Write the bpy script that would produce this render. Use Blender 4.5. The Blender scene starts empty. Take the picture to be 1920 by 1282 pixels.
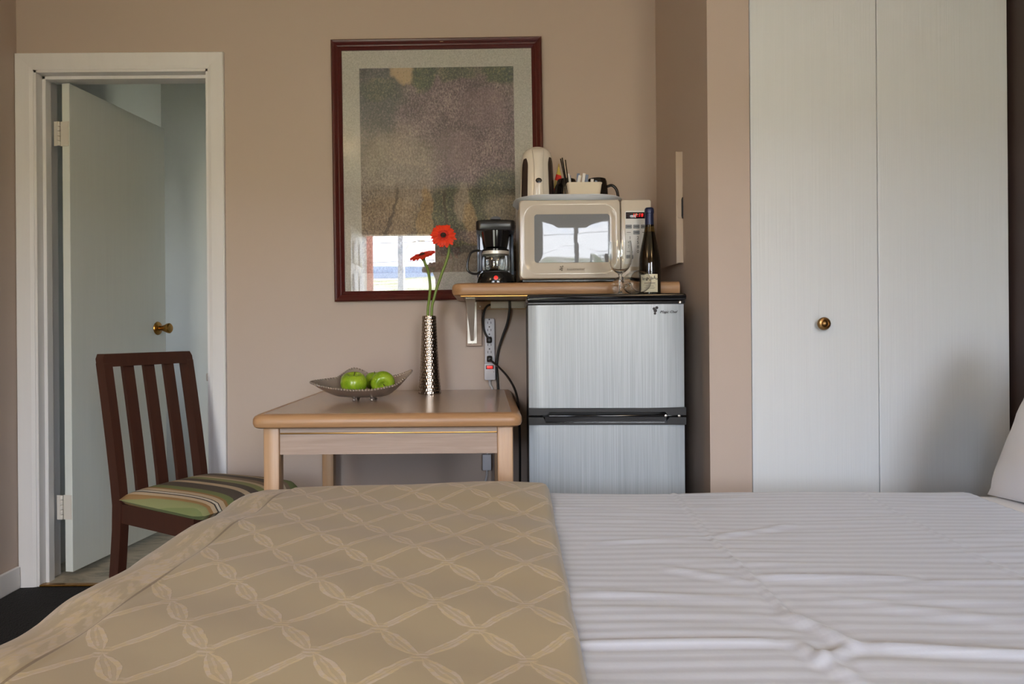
import bpy, bmesh, math, random
from mathutils import Vector, Matrix
random.seed(7)
PI = math.pi
R = math.radians
scene = bpy.context.scene
COL = scene.collection

# ------------------------------------------------------------------ camera
FPX = 1250.0
cam_d = bpy.data.cameras.new('camera')
cam_d.sensor_fit = 'HORIZONTAL'; cam_d.sensor_width = 36.0
cam_d.lens = FPX / 1920 * 36.0
cam_d.shift_x = 51 / 1920; cam_d.shift_y = -19 / 1920
cam_d.clip_start = 0.02; cam_d.clip_end = 5000
cam = bpy.data.objects.new('camera', cam_d); COL.objects.link(cam)
cam.matrix_world = Matrix.Translation((0, 0, 1.0)) @ Matrix.Rotation(R(90), 4, 'X') @ Matrix.Rotation(R(-0.45), 4, 'Z')
scene.camera = cam

# ------------------------------------------------------------------ exposure, world
vs = scene.view_settings
scene.display_settings.display_device = 'sRGB'
vs.view_transform = 'Standard'; vs.look = 'None'; vs.gamma = 1.0; vs.use_curve_mapping = False
vs.exposure = 1.17
SKY = 12.0
LAMP_W = 7.2
try:
    scene.cycles.use_denoising = True
    scene.cycles.max_bounces = 12
    scene.cycles.diffuse_bounces = 6
    scene.cycles.glossy_bounces = 6
    scene.cycles.transmission_bounces = 10
    scene.cycles.transparent_max_bounces = 12
    scene.cycles.caustics_reflective = False
    scene.cycles.sample_clamp_indirect = 8
except Exception:
    pass

world = bpy.data.worlds.new('sky'); scene.world = world; world.use_nodes = True
wn = world.node_tree; wn.nodes.clear()
w_out = wn.nodes.new('ShaderNodeOutputWorld'); w_bg = wn.nodes.new('ShaderNodeBackground')
w_tc = wn.nodes.new('ShaderNodeTexCoord'); w_no = wn.nodes.new('ShaderNodeTexNoise')
w_no.inputs['Scale'].default_value = 3.2; w_no.inputs['Detail'].default_value = 6; w_no.inputs['Roughness'].default_value = 0.55
w_map = wn.nodes.new('ShaderNodeMapping'); w_map.inputs['Scale'].default_value = (1, 1, 2.2)
w_rp = wn.nodes.new('ShaderNodeValToRGB')
w_rp.color_ramp.elements[0].position = 0.38; w_rp.color_ramp.elements[0].color = (0.56, 0.73, 1.0, 1)
w_rp.color_ramp.elements[1].position = 0.56; w_rp.color_ramp.elements[1].color = (0.95, 0.98, 1.04, 1)
wn.links.new(w_tc.outputs['Generated'], w_map.inputs['Vector'])
wn.links.new(w_map.outputs['Vector'], w_no.inputs['Vector'])
wn.links.new(w_no.outputs['Fac'], w_rp.inputs['Fac'])
wn.links.new(w_rp.outputs['Color'], w_bg.inputs['Color'])
w_bg.inputs['Strength'].default_value = SKY
wn.links.new(w_bg.outputs['Background'], w_out.inputs['Surface'])

def portal(name, loc, rot, sx, sy):
    l = bpy.data.lights.new(name, 'AREA'); l.shape = 'RECTANGLE'; l.size = sx; l.size_y = sy
    o = bpy.data.objects.new(name, l); COL.objects.link(o)
    o.location = loc; o.rotation_euler = rot
    l.cycles.is_portal = True
FW = -1.5          # inner face of the front wall
DOOR_X = (-1.22, -0.50); DOOR_H = 2.0
WIN_X = (0.40, 1.30); WIN_Z = (0.92, 2.06)
portal('doorway_portal', ((DOOR_X[0] + DOOR_X[1]) / 2, FW - 0.1, 1.0), (R(90), 0, 0), 0.74, 2.0)
portal('added_window_portal', (-0.22, 3.64, 1.43), (0, R(90), 0), 0.96, 0.38)
portal('window_portal', (0.85, FW - 0.1, 1.49), (R(90), 0, 0), 0.9, 1.14)

# ------------------------------------------------------------------ helpers
def lin(c):
    c = c / 255.0
    return c / 12.92 if c <= 0.04045 else ((c + 0.055) / 1.055) ** 2.4
def rgb(r, g, b): return (lin(r), lin(g), lin(b), 1.0)

class X:
    """small expression wrapper over Math nodes"""
    def __init__(s, nt, v): s.nt = nt; s.v = v
    def _m(s, op, *a, clamp=False):
        n = s.nt.nodes.new('ShaderNodeMath'); n.operation = op; n.use_clamp = clamp
        for i, q in enumerate((s,) + a):
            q = q.v if isinstance(q, X) else q
            if isinstance(q, (int, float)): n.inputs[i].default_value = q
            else: s.nt.links.new(q, n.inputs[i])
        return X(s.nt, n.outputs[0])
    def __add__(s, o): return s._m('ADD', o)
    def __radd__(s, o): return s._m('ADD', o)
    def __sub__(s, o): return s._m('SUBTRACT', o)
    def __rsub__(s, o): return X(s.nt, o)._m('SUBTRACT', s)
    def __mul__(s, o): return s._m('MULTIPLY', o)
    def __rmul__(s, o): return s._m('MULTIPLY', o)
    def __truediv__(s, o): return s._m('DIVIDE', o)
    def abs(s): return s._m('ABSOLUTE')
    def floor(s): return s._m('FLOOR')
    def fract(s): return s._m('FRACT')
    def sin(s): return s._m('SINE')
    def sqrt(s): return s._m('SQRT')
    def pow(s, e): return s._m('POWER', e)
    def gt(s, o): return s._m('GREATER_THAN', o)
    def lt(s, o): return s._m('LESS_THAN', o)
    def mx(s, o): return s._m('MAXIMUM', o)
    def mn(s, o): return s._m('MINIMUM', o)
    def clamp(s): return s._m('ADD', 0.0, clamp=True)
    def step(s, a, b):
        n = s.nt.nodes.new('ShaderNodeMapRange'); n.interpolation_type = 'SMOOTHSTEP'
        s.nt.links.new(s.v, n.inputs[0]); n.inputs[1].default_value = a; n.inputs[2].default_value = b
        n.inputs[3].default_value = 0; n.inputs[4].default_value = 1
        return X(s.nt, n.outputs[0])
def near(n, r): return 1.0 - n.step(r * 0.6, r)

class MatB:
    def __init__(s, name):
        s.m = bpy.data.materials.new(name); s.m.use_nodes = True; s.nt = s.m.node_tree
        s.b = s.nt.nodes['Principled BSDF']; s.L = s.nt.links.new
        s._tc = None
    def set(s, **k):
        for a, v in k.items(): s.b.inputs[a.replace('_', ' ')].default_value = v
        return s
    def tc(s, out='Object'):
        if s._tc is None: s._tc = s.nt.nodes.new('ShaderNodeTexCoord')
        return s._tc.outputs[out]
    def xyz(s, out='Object'):
        n = s.nt.nodes.new('ShaderNodeSeparateXYZ'); s.L(s.tc(out), n.inputs[0])
        return [X(s.nt, n.outputs[i]) for i in range(3)]
    def mapped(s, scale, out='Object'):
        n = s.nt.nodes.new('ShaderNodeMapping'); n.inputs['Scale'].default_value = scale
        s.L(s.tc(out), n.inputs['Vector']); return n.outputs[0]
    def noise(s, scale=5.0, detail=3, rough=0.5, vec=None, dist=0.0, color=False):
        n = s.nt.nodes.new('ShaderNodeTexNoise')
        n.inputs['Scale'].default_value = scale; n.inputs['Detail'].default_value = detail
        n.inputs['Roughness'].default_value = rough; n.inputs['Distortion'].default_value = dist
        s.L(vec if vec is not None else s.tc(), n.inputs['Vector'])
        return n.outputs['Color'] if color else X(s.nt, n.outputs['Fac'])
    def mix(s, fac, a, b):
        n = s.nt.nodes.new('ShaderNodeMix'); n.data_type = 'RGBA'
        for i, q in ((0, fac), (6, a), (7, b)):
            q = q.v if isinstance(q, X) else q
            if isinstance(q, (int, float, tuple)): n.inputs[i].default_value = q
            else: s.L(q, n.inputs[i])
        return n.outputs[2]
    def ramp(s, fac, stops, const=False):
        n = s.nt.nodes.new('ShaderNodeValToRGB'); s.L(fac.v if isinstance(fac, X) else fac, n.inputs[0])
        cr = n.color_ramp
        if const: cr.interpolation = 'CONSTANT'
        while len(cr.elements) < len(stops): cr.elements.new(0.5)
        for e, (p, c) in zip(cr.elements, stops): e.position = p; e.color = c
        return n.outputs[0]
    def color(s, c): s.L(c.v if isinstance(c, X) else c, s.b.inputs['Base Color']); return s
    def rough(s, r): s.L(r.v, s.b.inputs['Roughness']); return s
    def bump(s, h, strength=0.3, dist=0.002):
        n = s.nt.nodes.new('ShaderNodeBump'); n.inputs['Strength'].default_value = strength
        n.inputs['Distance'].default_value = dist
        s.L(h.v if isinstance(h, X) else h, n.inputs['Height']); s.L(n.outputs[0], s.b.inputs['Normal']); return s

def plain(name, c, r=0.5, metal=0.0, var=0.06, scale=12.0, **k):
    m = MatB(name).set(Base_Color=c, Roughness=r, Metallic=metal, **k)
    if var:
        n = m.noise(scale, 3)
        d = tuple(q * (1 - var) for q in c[:3]) + (1,)
        e = tuple(min(1, q * (1 + var)) for q in c[:3]) + (1,)
        m.color(m.mix(n, d, e))
    return m.m

MT = {}
def wallpaint(name, c):
    m = MatB(name).set(Roughness=0.55)
    n = m.noise(1.6, 4)
    m.color(m.mix(n, tuple(q * 0.95 for q in c[:3]) + (1,), tuple(q * 1.04 for q in c[:3]) + (1,)))
    m.bump(m.noise(260, 2), 0.12, 0.001)
    return m.m
MT['wall'] = wallpaint('beige wall paint', rgb(187, 170, 157))
MT['wall_dark'] = wallpaint('dark brown wall paint', rgb(62, 48, 44))
MT['bath_wall'] = wallpaint('pale blue grey bathroom paint', rgb(206, 207, 204))
MT['ceil'] = wallpaint('white ceiling paint', rgb(228, 224, 216))
MT['ext'] = wallpaint('stucco', rgb(200, 190, 178))

def painted_wood(name, c, grain=(60, 60, 2.5), st=0.25, r=0.42):
    m = MatB(name).set(Roughness=r)
    v = m.mapped(grain)
    g = m.noise(1.0, 5, 0.6, v, 0.6)
    m.color(m.mix(g, tuple(q * 0.95 for q in c[:3]) + (1,), tuple(min(1, q * 1.03) for q in c[:3]) + (1,)))
    m.bump(g, st, 0.0012)
    return m.m
MT['trim'] = painted_wood('white trim paint', rgb(226, 224, 224), (30, 30, 2), 0.1, 0.38)
MT['door'] = painted_wood('pale grey green door paint', rgb(222, 226, 220), (70, 70, 2.2), 0.45, 0.36)
MT['closet'] = painted_wood('white embossed woodgrain', rgb(216, 219, 220), (170, 90, 2.0), 0.5, 0.45)
MT['white_metal'] = plain('white painted metal', rgb(214, 208, 198), 0.4)

def wood(name, c1, c2, axis=0, r=0.38, sc=1.0):
    m = MatB(name).set(Roughness=r)
    s = [26 * sc] * 3; s[axis] = 1.6 * sc
    g = m.noise(1.0, 6, 0.6, m.mapped(tuple(s)), 1.2)
    s2 = [160 * sc] * 3; s2[axis] = 6 * sc
    f = m.noise(1.0, 2, 0.5, m.mapped(tuple(s2)))
    t = (g * 0.7 + f * 0.3).step(0.3, 0.7)
    m.color(m.mix(t, c1, c2)); m.bump(f, 0.12, 0.0006)
    return m.m
MT['beech_x'] = wood('honey beech edge', rgb(158, 117, 79), rgb(179, 140, 102), 0)
MT['beech_z'] = wood('honey beech leg', rgb(168, 130, 94), rgb(188, 152, 116), 2)
MT['laminate_x'] = wood('pinkish oak laminate', rgb(160, 138, 122), rgb(176, 154, 138), 0, 0.45, 1.6)
MT['cleat'] = wood('raw board', rgb(178, 146, 116), rgb(196, 166, 138), 0, 0.6)
m = MatB('grey beige laminate top').set(Roughness=0.2)
v = m.noise(380, 2)
m.color(m.mix(v, rgb(172, 150, 132), rgb(192, 170, 152))); MT['laminate_top'] = m.m
m = MatB('dark brown lacquered wood').set(Roughness=0.38)
g = m.noise(1.0, 5, 0.6, m.mapped((40, 40, 2)), 0.5)
m.color(m.mix(g, rgb(52, 28, 20), rgb(74, 42, 31))); MT['chair'] = m.m
m = MatB('mahogany frame lacquer').set(Roughness=0.28)
g = m.noise(60, 4, 0.6, None, 0.5)
m.color(m.mix(g, rgb(64, 20, 18), rgb(92, 34, 30))); MT['frame'] = m.m
MT['brass'] = plain('aged brass', rgb(168, 124, 62), 0.28, 1.0, 0.25, 90)
MT['bronze'] = plain('antique bronze', rgb(140, 108, 66), 0.32, 1.0, 0.35, 120)
MT['gold'] = plain('gold strip', rgb(188, 146, 84), 0.35, 1.0, 0.05)
MT['black'] = plain('black plastic', rgb(24, 23, 24), 0.28, 0, 0.1)
MT['black_gloss'] = plain('glossy black plastic', rgb(16, 16, 18), 0.12, 0, 0.1)
MT['rubber'] = plain('black cable rubber', rgb(30, 27, 26), 0.5, 0, 0.1)
MT['panel_edge'] = plain('cream panel paint', rgb(196, 178, 158), .45)
MT['grey_cable'] = plain('pale grey cable', rgb(196, 196, 198), 0.5)
MT['strip'] = plain('pale grey strip plastic', rgb(205, 206, 214), 0.42)
MT['slot'] = plain('dark slot', rgb(52, 52, 58), 0.6)
MT['steel'] = plain('zinc bracket', rgb(216, 212, 204), 0.42, 0.5)
MT['screw'] = plain('screw steel', rgb(180, 172, 160), 0.35, 1.0)
MT['white_box'] = plain('white plastic', rgb(206, 202, 192), 0.45)
MT['cream'] = plain('cream enamel plastic', rgb(198, 188, 174), 0.16, 0, 0.02)
MT['cream_side'] = plain('cream enamel steel', rgb(186, 177, 164), 0.3, 0, 0.03)
MT['keypad'] = plain('pale grey keypad', rgb(206, 206, 204), 0.4, 0, 0.02)
MT['key_dark'] = plain('grey key', rgb(118, 122, 126), 0.45, 0, 0.04)
MT['ink'] = plain('dark print', rgb(40, 38, 40), 0.6, 0, 0)
MT['ink_grey'] = plain('grey print', rgb(120, 112, 100), 0.6, 0, 0)
MT['kettle'] = plain('white kettle plastic', rgb(222, 214, 203), 0.18, 0, 0.02)
MT['smoke'] = plain('smoked gauge plastic', rgb(58, 46, 42), 0.2, 0, 0.2)
MT['tray'] = plain('pale blue grey tray', rgb(224, 231, 241), 0.35)
MT['ceramic'] = plain('cream ceramic', rgb(226, 214, 192), 0.2, 0, 0.02)
MT['mug'] = plain('black glazed mug', rgb(22, 19, 19), 0.15, 0, 0.1)
MT['paper'] = plain('white sachet paper', rgb(226, 224, 220), 0.6, 0, 0.06, 40)
MT['paper_blue'] = plain('blue printed sachet', rgb(120, 134, 160), 0.6, 0, 0.2, 40)
MT['capsule'] = plain('navy foil', rgb(34, 42, 74), 0.3, 0.3, 0.1)
MT['label'] = plain('cream label', rgb(226, 218, 190), 0.55, 0, 0.03)
MT['silver'] = plain('pewter silver', rgb(190, 178, 168), 0.32, 0.75, 0.05, 20)
MT['vase'] = plain('hammered dark nickel', rgb(168, 156, 144), 0.16, 1.0, 0.08, 40)
MT['petal'] = plain('orange red petal', rgb(236, 58, 18), 0.5, 0, 0.22, 60)
MT['petal_in'] = plain('deep red petal', rgb(206, 34, 14), 0.5, 0, 0.25, 60)
MT['flower_eye'] = plain('dark flower eye', rgb(46, 22, 14), 0.7, 0, 0.4, 300)
MT['stem'] = plain('green stem', rgb(120, 142, 62), 0.45, 0, 0.15, 40)
MT['apple_stem'] = plain('brown apple stem', rgb(70, 50, 26), 0.7)
m = MatB('green apple skin').set(Roughness=0.22)
n = m.noise(22, 4); sp = m.noise(220, 1)
c = m.mix(n.step(0.3, 0.7), rgb(112, 150, 22), rgb(158, 184, 48))
m.color(m.mix(sp.step(0.66, 0.72) * 0.5, c, rgb(206, 214, 130))); MT['apple'] = m.m
def emit(name, c, s):
    m = MatB(name).set(Base_Color=c, Roughness=0.3, Emission_Color=c, Emission_Strength=s); return m.m
MT['led_red'] = emit('red lit display', rgb(226, 20, 26), 0.7)
MT['switch_red'] = emit('red lit switch', rgb(220, 40, 34), 0.45)
MT['display'] = plain('dark display window', rgb(34, 24, 34), 0.12, 0, 0)
m = MatB('black loop carpet').set(Roughness=0.95)
vz = m.nt.nodes.new('ShaderNodeTexVoronoi'); vz.inputs['Scale'].default_value = 150; m.L(m.tc(), vz.inputs['Vector'])
n = m.noise(6, 3)
m.color(m.mix(n, rgb(20, 20, 21), rgb(32, 31, 32))); m.bump(X(m.nt, vz.outputs[0]), 0.7, 0.004); MT['carpet'] = m.m
m = MatB('marbled vinyl floor').set(Roughness=0.35)
n = m.noise(5.0, 6, 0.65, m.mapped((1, 2.6, 1)), 2.2)
m.color(m.ramp(n, [(0.3, rgb(128, 124, 110)), (0.5, rgb(178, 170, 152)), (0.7, rgb(200, 190, 172))])); MT['vinyl'] = m.m

# brushed fridge laminate
m = MatB('brushed silver door').set(Metallic=0.0, Roughness=0.34, IOR=1.75)
n = m.noise(1.0, 3, 0.6, m.mapped((420, 420, 3)))
m.color(m.mix(n.step(0.3, 0.7), rgb(150, 158, 164), rgb(172, 180, 186)))
m.bump(n, 0.06, 0.0005); MT['fridge'] = m.m
MT['fridge_body'] = plain('dark grey cabinet', rgb(44, 43, 44), 0.4)

def glass_mat(name, tint=(1, 1, 1, 1), ior=1.46, rough=0.0):
    m = MatB(name).set(Base_Color=tint, Roughness=rough, IOR=ior, Transmission_Weight=1.0)
    return m.m
MT['glass'] = glass_mat('clear glass', (0.97, 0.985, 0.975, 1))
MT['bottle'] = glass_mat('olive bottle glass', (0.16, 0.10, 0.028, 1), 1.5)
def pane_mat(name, ior, tint=(1, 1, 1, 1)):
    """thin sheet glass: clear straight-through view plus Fresnel reflection"""
    m = bpy.data.materials.new(name); m.use_nodes = True; nt = m.node_tree; nt.nodes.clear()
    o = nt.nodes.new('ShaderNodeOutputMaterial'); mx = nt.nodes.new('ShaderNodeMixShader')
    t = nt.nodes.new('ShaderNodeBsdfTransparent'); t.inputs[0].default_value = tint
    g = nt.nodes.new('ShaderNodeBsdfGlossy'); g.inputs['Roughness'].default_value = 0.0
    f = nt.nodes.new('ShaderNodeFresnel'); f.inputs['IOR'].default_value = ior
    nt.links.new(f.outputs[0], mx.inputs[0]); nt.links.new(t.outputs[0], mx.inputs[1])
    nt.links.new(g.outputs[0], mx.inputs[2]); nt.links.new(mx.outputs[0], o.inputs[0])
    return m
MT['pane'] = pane_mat('sheet glass', 1.62)
m = MatB('grey screened oven glass').set(Roughness=0.02, IOR=1.43)
n = m.noise(900, 1); m.color(m.mix(n, rgb(112, 116, 122), rgb(134, 138, 144))); MT['oven_glass'] = m.m

# ------------------------------------------------------------------ mesh helpers
def bm_new(): return bmesh.new()
def add_box(bm, x0, x1, y0, y1, z0, z1, bevel=0.0, seg=2):
    vs_ = [bm.verts.new(p) for p in ((x0, y0, z0), (x1, y0, z0), (x1, y1, z0), (x0, y1, z0), (x0, y0, z1), (x1, y0, z1), (x1, y1, z1), (x0, y1, z1))]
    fs = [bm.faces.new([vs_[i] for i in q]) for q in ((3, 2, 1, 0), (4, 5, 6, 7), (0, 1, 5, 4), (1, 2, 6, 5), (2, 3, 7, 6), (3, 0, 4, 7))]
    if bevel > 0:
        es = list({e for f in fs for e in f.edges})
        bmesh.ops.bevel(bm, geom=es, offset=bevel, segments=seg, affect='EDGES', profile=0.5)
    return bm
def box(x0, x1, y0, y1, z0, z1, bevel=0.0, seg=2): return add_box(bm_new(), x0, x1, y0, y1, z0, z1, bevel, seg)
def loft(loops, cap0=True, cap1=True, bm=None, closed=True):
    bm = bm or bm_new()
    vl = [[bm.verts.new(p) for p in l] for l in loops]
    n = len(vl[0])
    for a, b in zip(vl, vl[1:]):
        for i in range(n if closed else n - 1):
            j = (i + 1) % n
            try: bm.faces.new((a[i], a[j], b[j], b[i]))
            except ValueError: pass
    if cap0: bm.faces.new(list(reversed(vl[0])))
    if cap1: bm.faces.new(vl[-1])
    return bm
def lathe(profile, seg=32, bm=None, cap=True, mat4=None):
    """profile: list of (r, z)"""
    loops = []
    for r, z in profile:
        r = max(r, 1e-5)
        loops.append([Vector((r * math.cos(2 * PI * i / seg), r * math.sin(2 * PI * i / seg), z)) for i in range(seg)])
    if mat4 is not None: loops = [[mat4 @ p for p in l] for l in loops]
    return loft(loops, cap, cap, bm)
def catmull(pts, n=8):
    pts = [Vector(p) for p in pts]; out = []
    q = [2 * pts[0] - pts[1]] + pts + [2 * pts[-1] - pts[-2]]
    for i in range(1, len(q) - 2):
        a, b, c, d = q[i - 1:i + 3]
        for k in range(n):
            t = k / n
            out.append(0.5 * (2 * b + (c - a) * t + (2 * a - 5 * b + 4 * c - d) * t * t + (3 * b - a - 3 * c + d) * t ** 3))
    out.append(pts[-1]); return out
def tube(path, r, seg=10, bm=None, smooth=0, r_end=None):
    pts = catmull(path, smooth) if smooth else [Vector(p) for p in path]
    loops = []; up = None; N = len(pts)
    for i, p in enumerate(pts):
        t = (pts[min(i + 1, N - 1)] - pts[max(i - 1, 0)]).normalized()
        if up is None:
            up = Vector((0, 0, 1)) if abs(t.z) < 0.9 else Vector((1, 0, 0))
        s = t.cross(up).normalized(); up = s.cross(t).normalized()
        rr = r if r_end is None else r + (r_end - r) * i / (N - 1)
        loops.append([p + rr * (math.cos(2 * PI * k / seg) * s + math.sin(2 * PI * k / seg) * up) for k in range(seg)])
    return loft(loops, True, True, bm)
def rr(w, h, r, n=6, cx=0.0, cz=0.0):
    """rounded rectangle outline, list of (a, b)"""
    out = []
    for sx, sy, a0 in ((1, 1, 0), (-1, 1, 90), (-1, -1, 180), (1, -1, 270)):
        for k in range(n + 1):
            a = R(a0 + 90 * k / n)
            out.append((cx + sx * (w / 2 - r) + r * math.cos(a), cz + sy * (h / 2 - r) + r * math.sin(a)))
    return out
def prism(outline, y0, y1, bevel=0.0, axis='y'):
    """extrude an (a, b) outline between two values of the third axis"""
    def P(a, b, c): return (a, c, b) if axis == 'y' else ((c, a, b) if axis == 'x' else (a, b, c))
    if bevel:
        cx = sum(p[0] for p in outline) / len(outline); cz = sum(p[1] for p in outline) / len(outline)
        def ins(d): return [(p[0] - d * (1 if p[0] > cx else -1), p[1] - d * (1 if p[1] > cz else -1)) for p in outline]
        lo = [[P(a, b, y0) for a, b in ins(bevel)], [P(a, b, y0 + bevel * 0.3) for a, b in ins(bevel * 0.3)], [P(a, b, y0 + bevel) for a, b in outline],
              [P(a, b, y1 - bevel) for a, b in outline], [P(a, b, y1 - bevel * 0.3) for a, b in ins(bevel * 0.3)], [P(a, b, y1) for a, b in ins(bevel)]]
    else:
        lo = [[P(a, b, y0) for a, b in outline], [P(a, b, y1) for a, b in outline]]
    return loft(lo)
def finish(name, bm, mat, parent=None, smooth=True, loc=None):
    bmesh.ops.recalc_face_normals(bm, faces=bm.faces[:])
    me = bpy.data.meshes.new(name); bm.to_mesh(me); bm.free()
    if smooth:
        me.polygons.foreach_set('use_smooth', [True] * len(me.polygons))
        try: me.set_sharp_from_angle(angle=R(38))
        except Exception: pass
    me.materials.append(MT[mat] if isinstance(mat, str) else mat)
    o = bpy.data.objects.new(name, me); COL.objects.link(o)
    if parent is not None: o.parent = parent
    if loc is not None: o.location = loc
    return o
def wpart(name, bm, mat, parent, smooth=True):
    """mesh given in world space, parent is an unrotated thing"""
    root = parent
    while root.parent is not None: root = root.parent
    bmesh.ops.translate(bm, verts=bm.verts[:], vec=-Vector(root.location))
    return finish(name, bm, mat, parent, smooth)
def thing(name, label, cat, loc=(0, 0, 0), rotz=0.0, group=None):
    o = bpy.data.objects.new(name, None); COL.objects.link(o); o.empty_display_size = 0.05
    o.location = loc; o.rotation_euler = (0, 0, rotz); o['label'] = label; o['category'] = cat
    if group: o['group'] = group
    return o
def tag(o, label, cat, group=None):
    o['label'] = label; o['category'] = cat
    if group: o['group'] = group
    return o
def struct(name, bm, mat, label=None, cat=None, smooth=False):
    o = finish(name, bm, mat, None, smooth); o['kind'] = 'structure'
    o['label'] = label or name; o['category'] = cat or 'wall'
    return o
def sroot(name, label, cat, loc):
    o = thing(name, label, cat, loc); o['kind'] = 'structure'; return o
def text(name, body, size, mat, parent, loc, rot=(R(90), 0, 0), shear=0.0, extrude=0.0002, align='CENTER', sx=1.0):
    cu = bpy.data.curves.new(name, 'FONT'); cu.body = body; cu.size = size; cu.shear = shear
    cu.extrude = extrude; cu.align_x = align; cu.align_y = 'CENTER'; cu.resolution_u = 3
    t = bpy.data.objects.new(name + '_tmp', cu)
    me = bpy.data.meshes.new_from_object(t); bpy.data.objects.remove(t); bpy.data.curves.remove(cu)
    me.materials.clear(); me.materials.append(MT[mat])
    o = bpy.data.objects.new(name, me); COL.objects.link(o); o.parent = parent
    o.location = loc; o.rotation_euler = rot; o.scale = (sx, 1, 1)
    return o
def copy_tree(root, loc, rotz=None):
    r = root.copy(); COL.objects.link(r); r.location = loc
    if rotz is not None: r.rotation_euler[2] = rotz
    for ch in list(root.children):
        c = ch.copy(); COL.objects.link(c); c.parent = r
        for g in ch.children:
            d = g.copy(); COL.objects.link(d); d.parent = c
    return r

# ------------------------------------------------------------------ the shell
BW = 2.66                      # bedroom face of the back wall
XL, XN, XR = -1.86, 0.69, 1.632
H = 2.46
struct('floor', box(XL - .1, XR + .1, FW - .12, BW, -0.1, 0.0), 'carpet', 'black loop pile carpet of the bedroom', 'floor')
b = box(XL - .1, -0.2, BW, 3.97, -0.1, 0.004)
struct('floor_bathroom', b, 'vinyl', 'marbled vinyl floor seen through the bathroom doorway', 'floor')
struct('ceiling', box(XL - .1, XR + .1, FW - .12, 4.0, H, H + .1), 'ceil', 'white ceiling above the room', 'ceiling')
OX0, OX1, OZ = -1.795, -1.088, 2.062      # rough opening of the bathroom doorway
b = box(XL - .1, OX0, BW, BW + .12, 0, H)
add_box(b, OX1, 1.74, BW, BW + .12, 0, H); add_box(b, OX0, OX1, BW, BW + .12, OZ, H)
struct('wall_back', b, 'wall', 'beige back wall behind the table and picture', 'wall')
struct('wall_left', box(XL - .12, XL, FW, BW, 0, H), 'wall', 'beige side wall at the left edge', 'wall')
struct('wall_niche', box(XN, 0.819, 2.05, BW, 0, H), 'wall', 'beige wall stub between the fridge and the white closet', 'wall')
struct('wall_right', box(XR, XR + .12, FW, BW, 0, H), 'wall_dark', 'dark brown wall at the head of the bed', 'wall')
b = box(XL - .1, DOOR_X[0], FW - .12, FW, 0, H)
add_box(b, DOOR_X[0], DOOR_X[1], FW - .12, FW, DOOR_H, H)
add_box(b, DOOR_X[1], WIN_X[0], FW - .12, FW, 0, H)
add_box(b, WIN_X[0], WIN_X[1], FW - .12, FW, 0, WIN_Z[0]); add_box(b, WIN_X[0], WIN_X[1], FW - .12, FW, WIN_Z[1], H)
add_box(b, WIN_X[1], XR + .1, FW - .12, FW, 0, H)
struct('wall_front', b, 'wall', 'beige front wall with the entrance and window', 'wall')
# bathroom shell
b = box(XL - .12, XL, BW + .12, 3.97, 0, H); struct('wall_bathroom_left', b, 'bath_wall', 'pale blue grey bathroom side wall behind the open door', 'wall')
b = box(XL - .1, -0.2, 3.85, 3.97, 0, H); struct('wall_bathroom_back', b, 'bath_wall', 'pale blue grey bathroom wall facing the doorway', 'wall')
b = box(-1.372, -0.32, 3.30, 3.43, 0, H); struct('wall_bathroom_partition', b, 'bath_wall', 'bathroom partition above the vanity, thickened to block window light', 'wall')  # depth increased to keep the added window's light off the door leaf
b = box(-0.32, -0.2, BW + .12, 3.45, 0, H); add_box(b, -0.32, -0.2, 3.83, 3.85, 0, H); add_box(b, -0.32, -0.2, 3.45, 3.83, 0, .95); add_box(b, -0.32, -0.2, 3.45, 3.83, 1.92, H)
struct('wall_bathroom_right', b, 'bath_wall', 'bathroom side wall with an added narrow window beyond the doorway', 'wall')
# baseboards
struct('baseboard_left', box(XL, XL + .014, FW, BW - .02, 0, 0.088, 0.004), 'trim', 'white baseboard along the left wall', 'baseboard')
struct('baseboard_back', box(-1.0, XN, BW - .012, BW, 0, 0.088, 0.004), 'trim', 'white baseboard along the back wall', 'baseboard')
struct('trim_4', box(OX0 + .016, OX1 - .016, BW - .012, BW + .012, 0.0, 0.008, 0.003), 'brass', 'brass carpet strip on the bathroom threshold', 'threshold')

# doorway lining: jambs, stops, casing
tr = sroot('trim_1', 'white painted casing around the bathroom doorway', 'door frame', (-1.44, BW, 0))
wpart('jamb', box(OX0, OX0 + .016, BW - .006, BW + .125, 0, OZ), 'trim', tr, False)
wpart('jamb', box(OX1 - .016, OX1, BW - .006, BW + .125, 0, OZ), 'trim', tr, False)
wpart('head_jamb', box(OX0, OX1, BW - .006, BW + .125, OZ - .016, OZ), 'trim', tr, False)
wpart('door_stop', box(OX0 + .016, OX0 + .03, BW + .030, BW + .066, 0, OZ - .016, .002), 'trim', tr, False)
wpart('door_stop', box(OX1 - .03, OX1 - .016, BW + .030, BW + .066, 0, OZ - .016, .002), 'trim', tr, False)
wpart('head_stop', box(OX0 + .016, OX1 - .016, BW + .030, BW + .066, OZ - .03, OZ - .016, .002), 'trim', tr, False)
def casing(pts_in, pts_out, y):
    # mitred board: inner edge line -> outer edge line
    lo = []
    for (pi, po) in zip(pts_in, pts_out):
        lo.append([(pi[0], y, pi[1]), (pi[0], y - .009, pi[1]), (pi[0] * .8 + po[0] * .2, y - .013, pi[1] * .8 + po[1] * .2), (po[0] * .95 + pi[0] * .05, y - .017, po[1] * .95 + pi[1] * .05), (po[0], y - .014, po[1]), (po[0], y, po[1])])
    return loft(lo)
ci0, ci1, cz = OX0 + .006, OX1 - .006, OZ - .006
co0, co1, coz = XL + .002, OX1 + .058, OZ + .058
wpart('casing', casing([(ci0, 0), (ci0, cz)], [(co0, 0), (co0, coz)], BW), 'trim', tr, False)
wpart('casing', casing([(ci1, 0), (ci1, cz)], [(co1, 0), (co1, coz)], BW), 'trim', tr, False)
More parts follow.
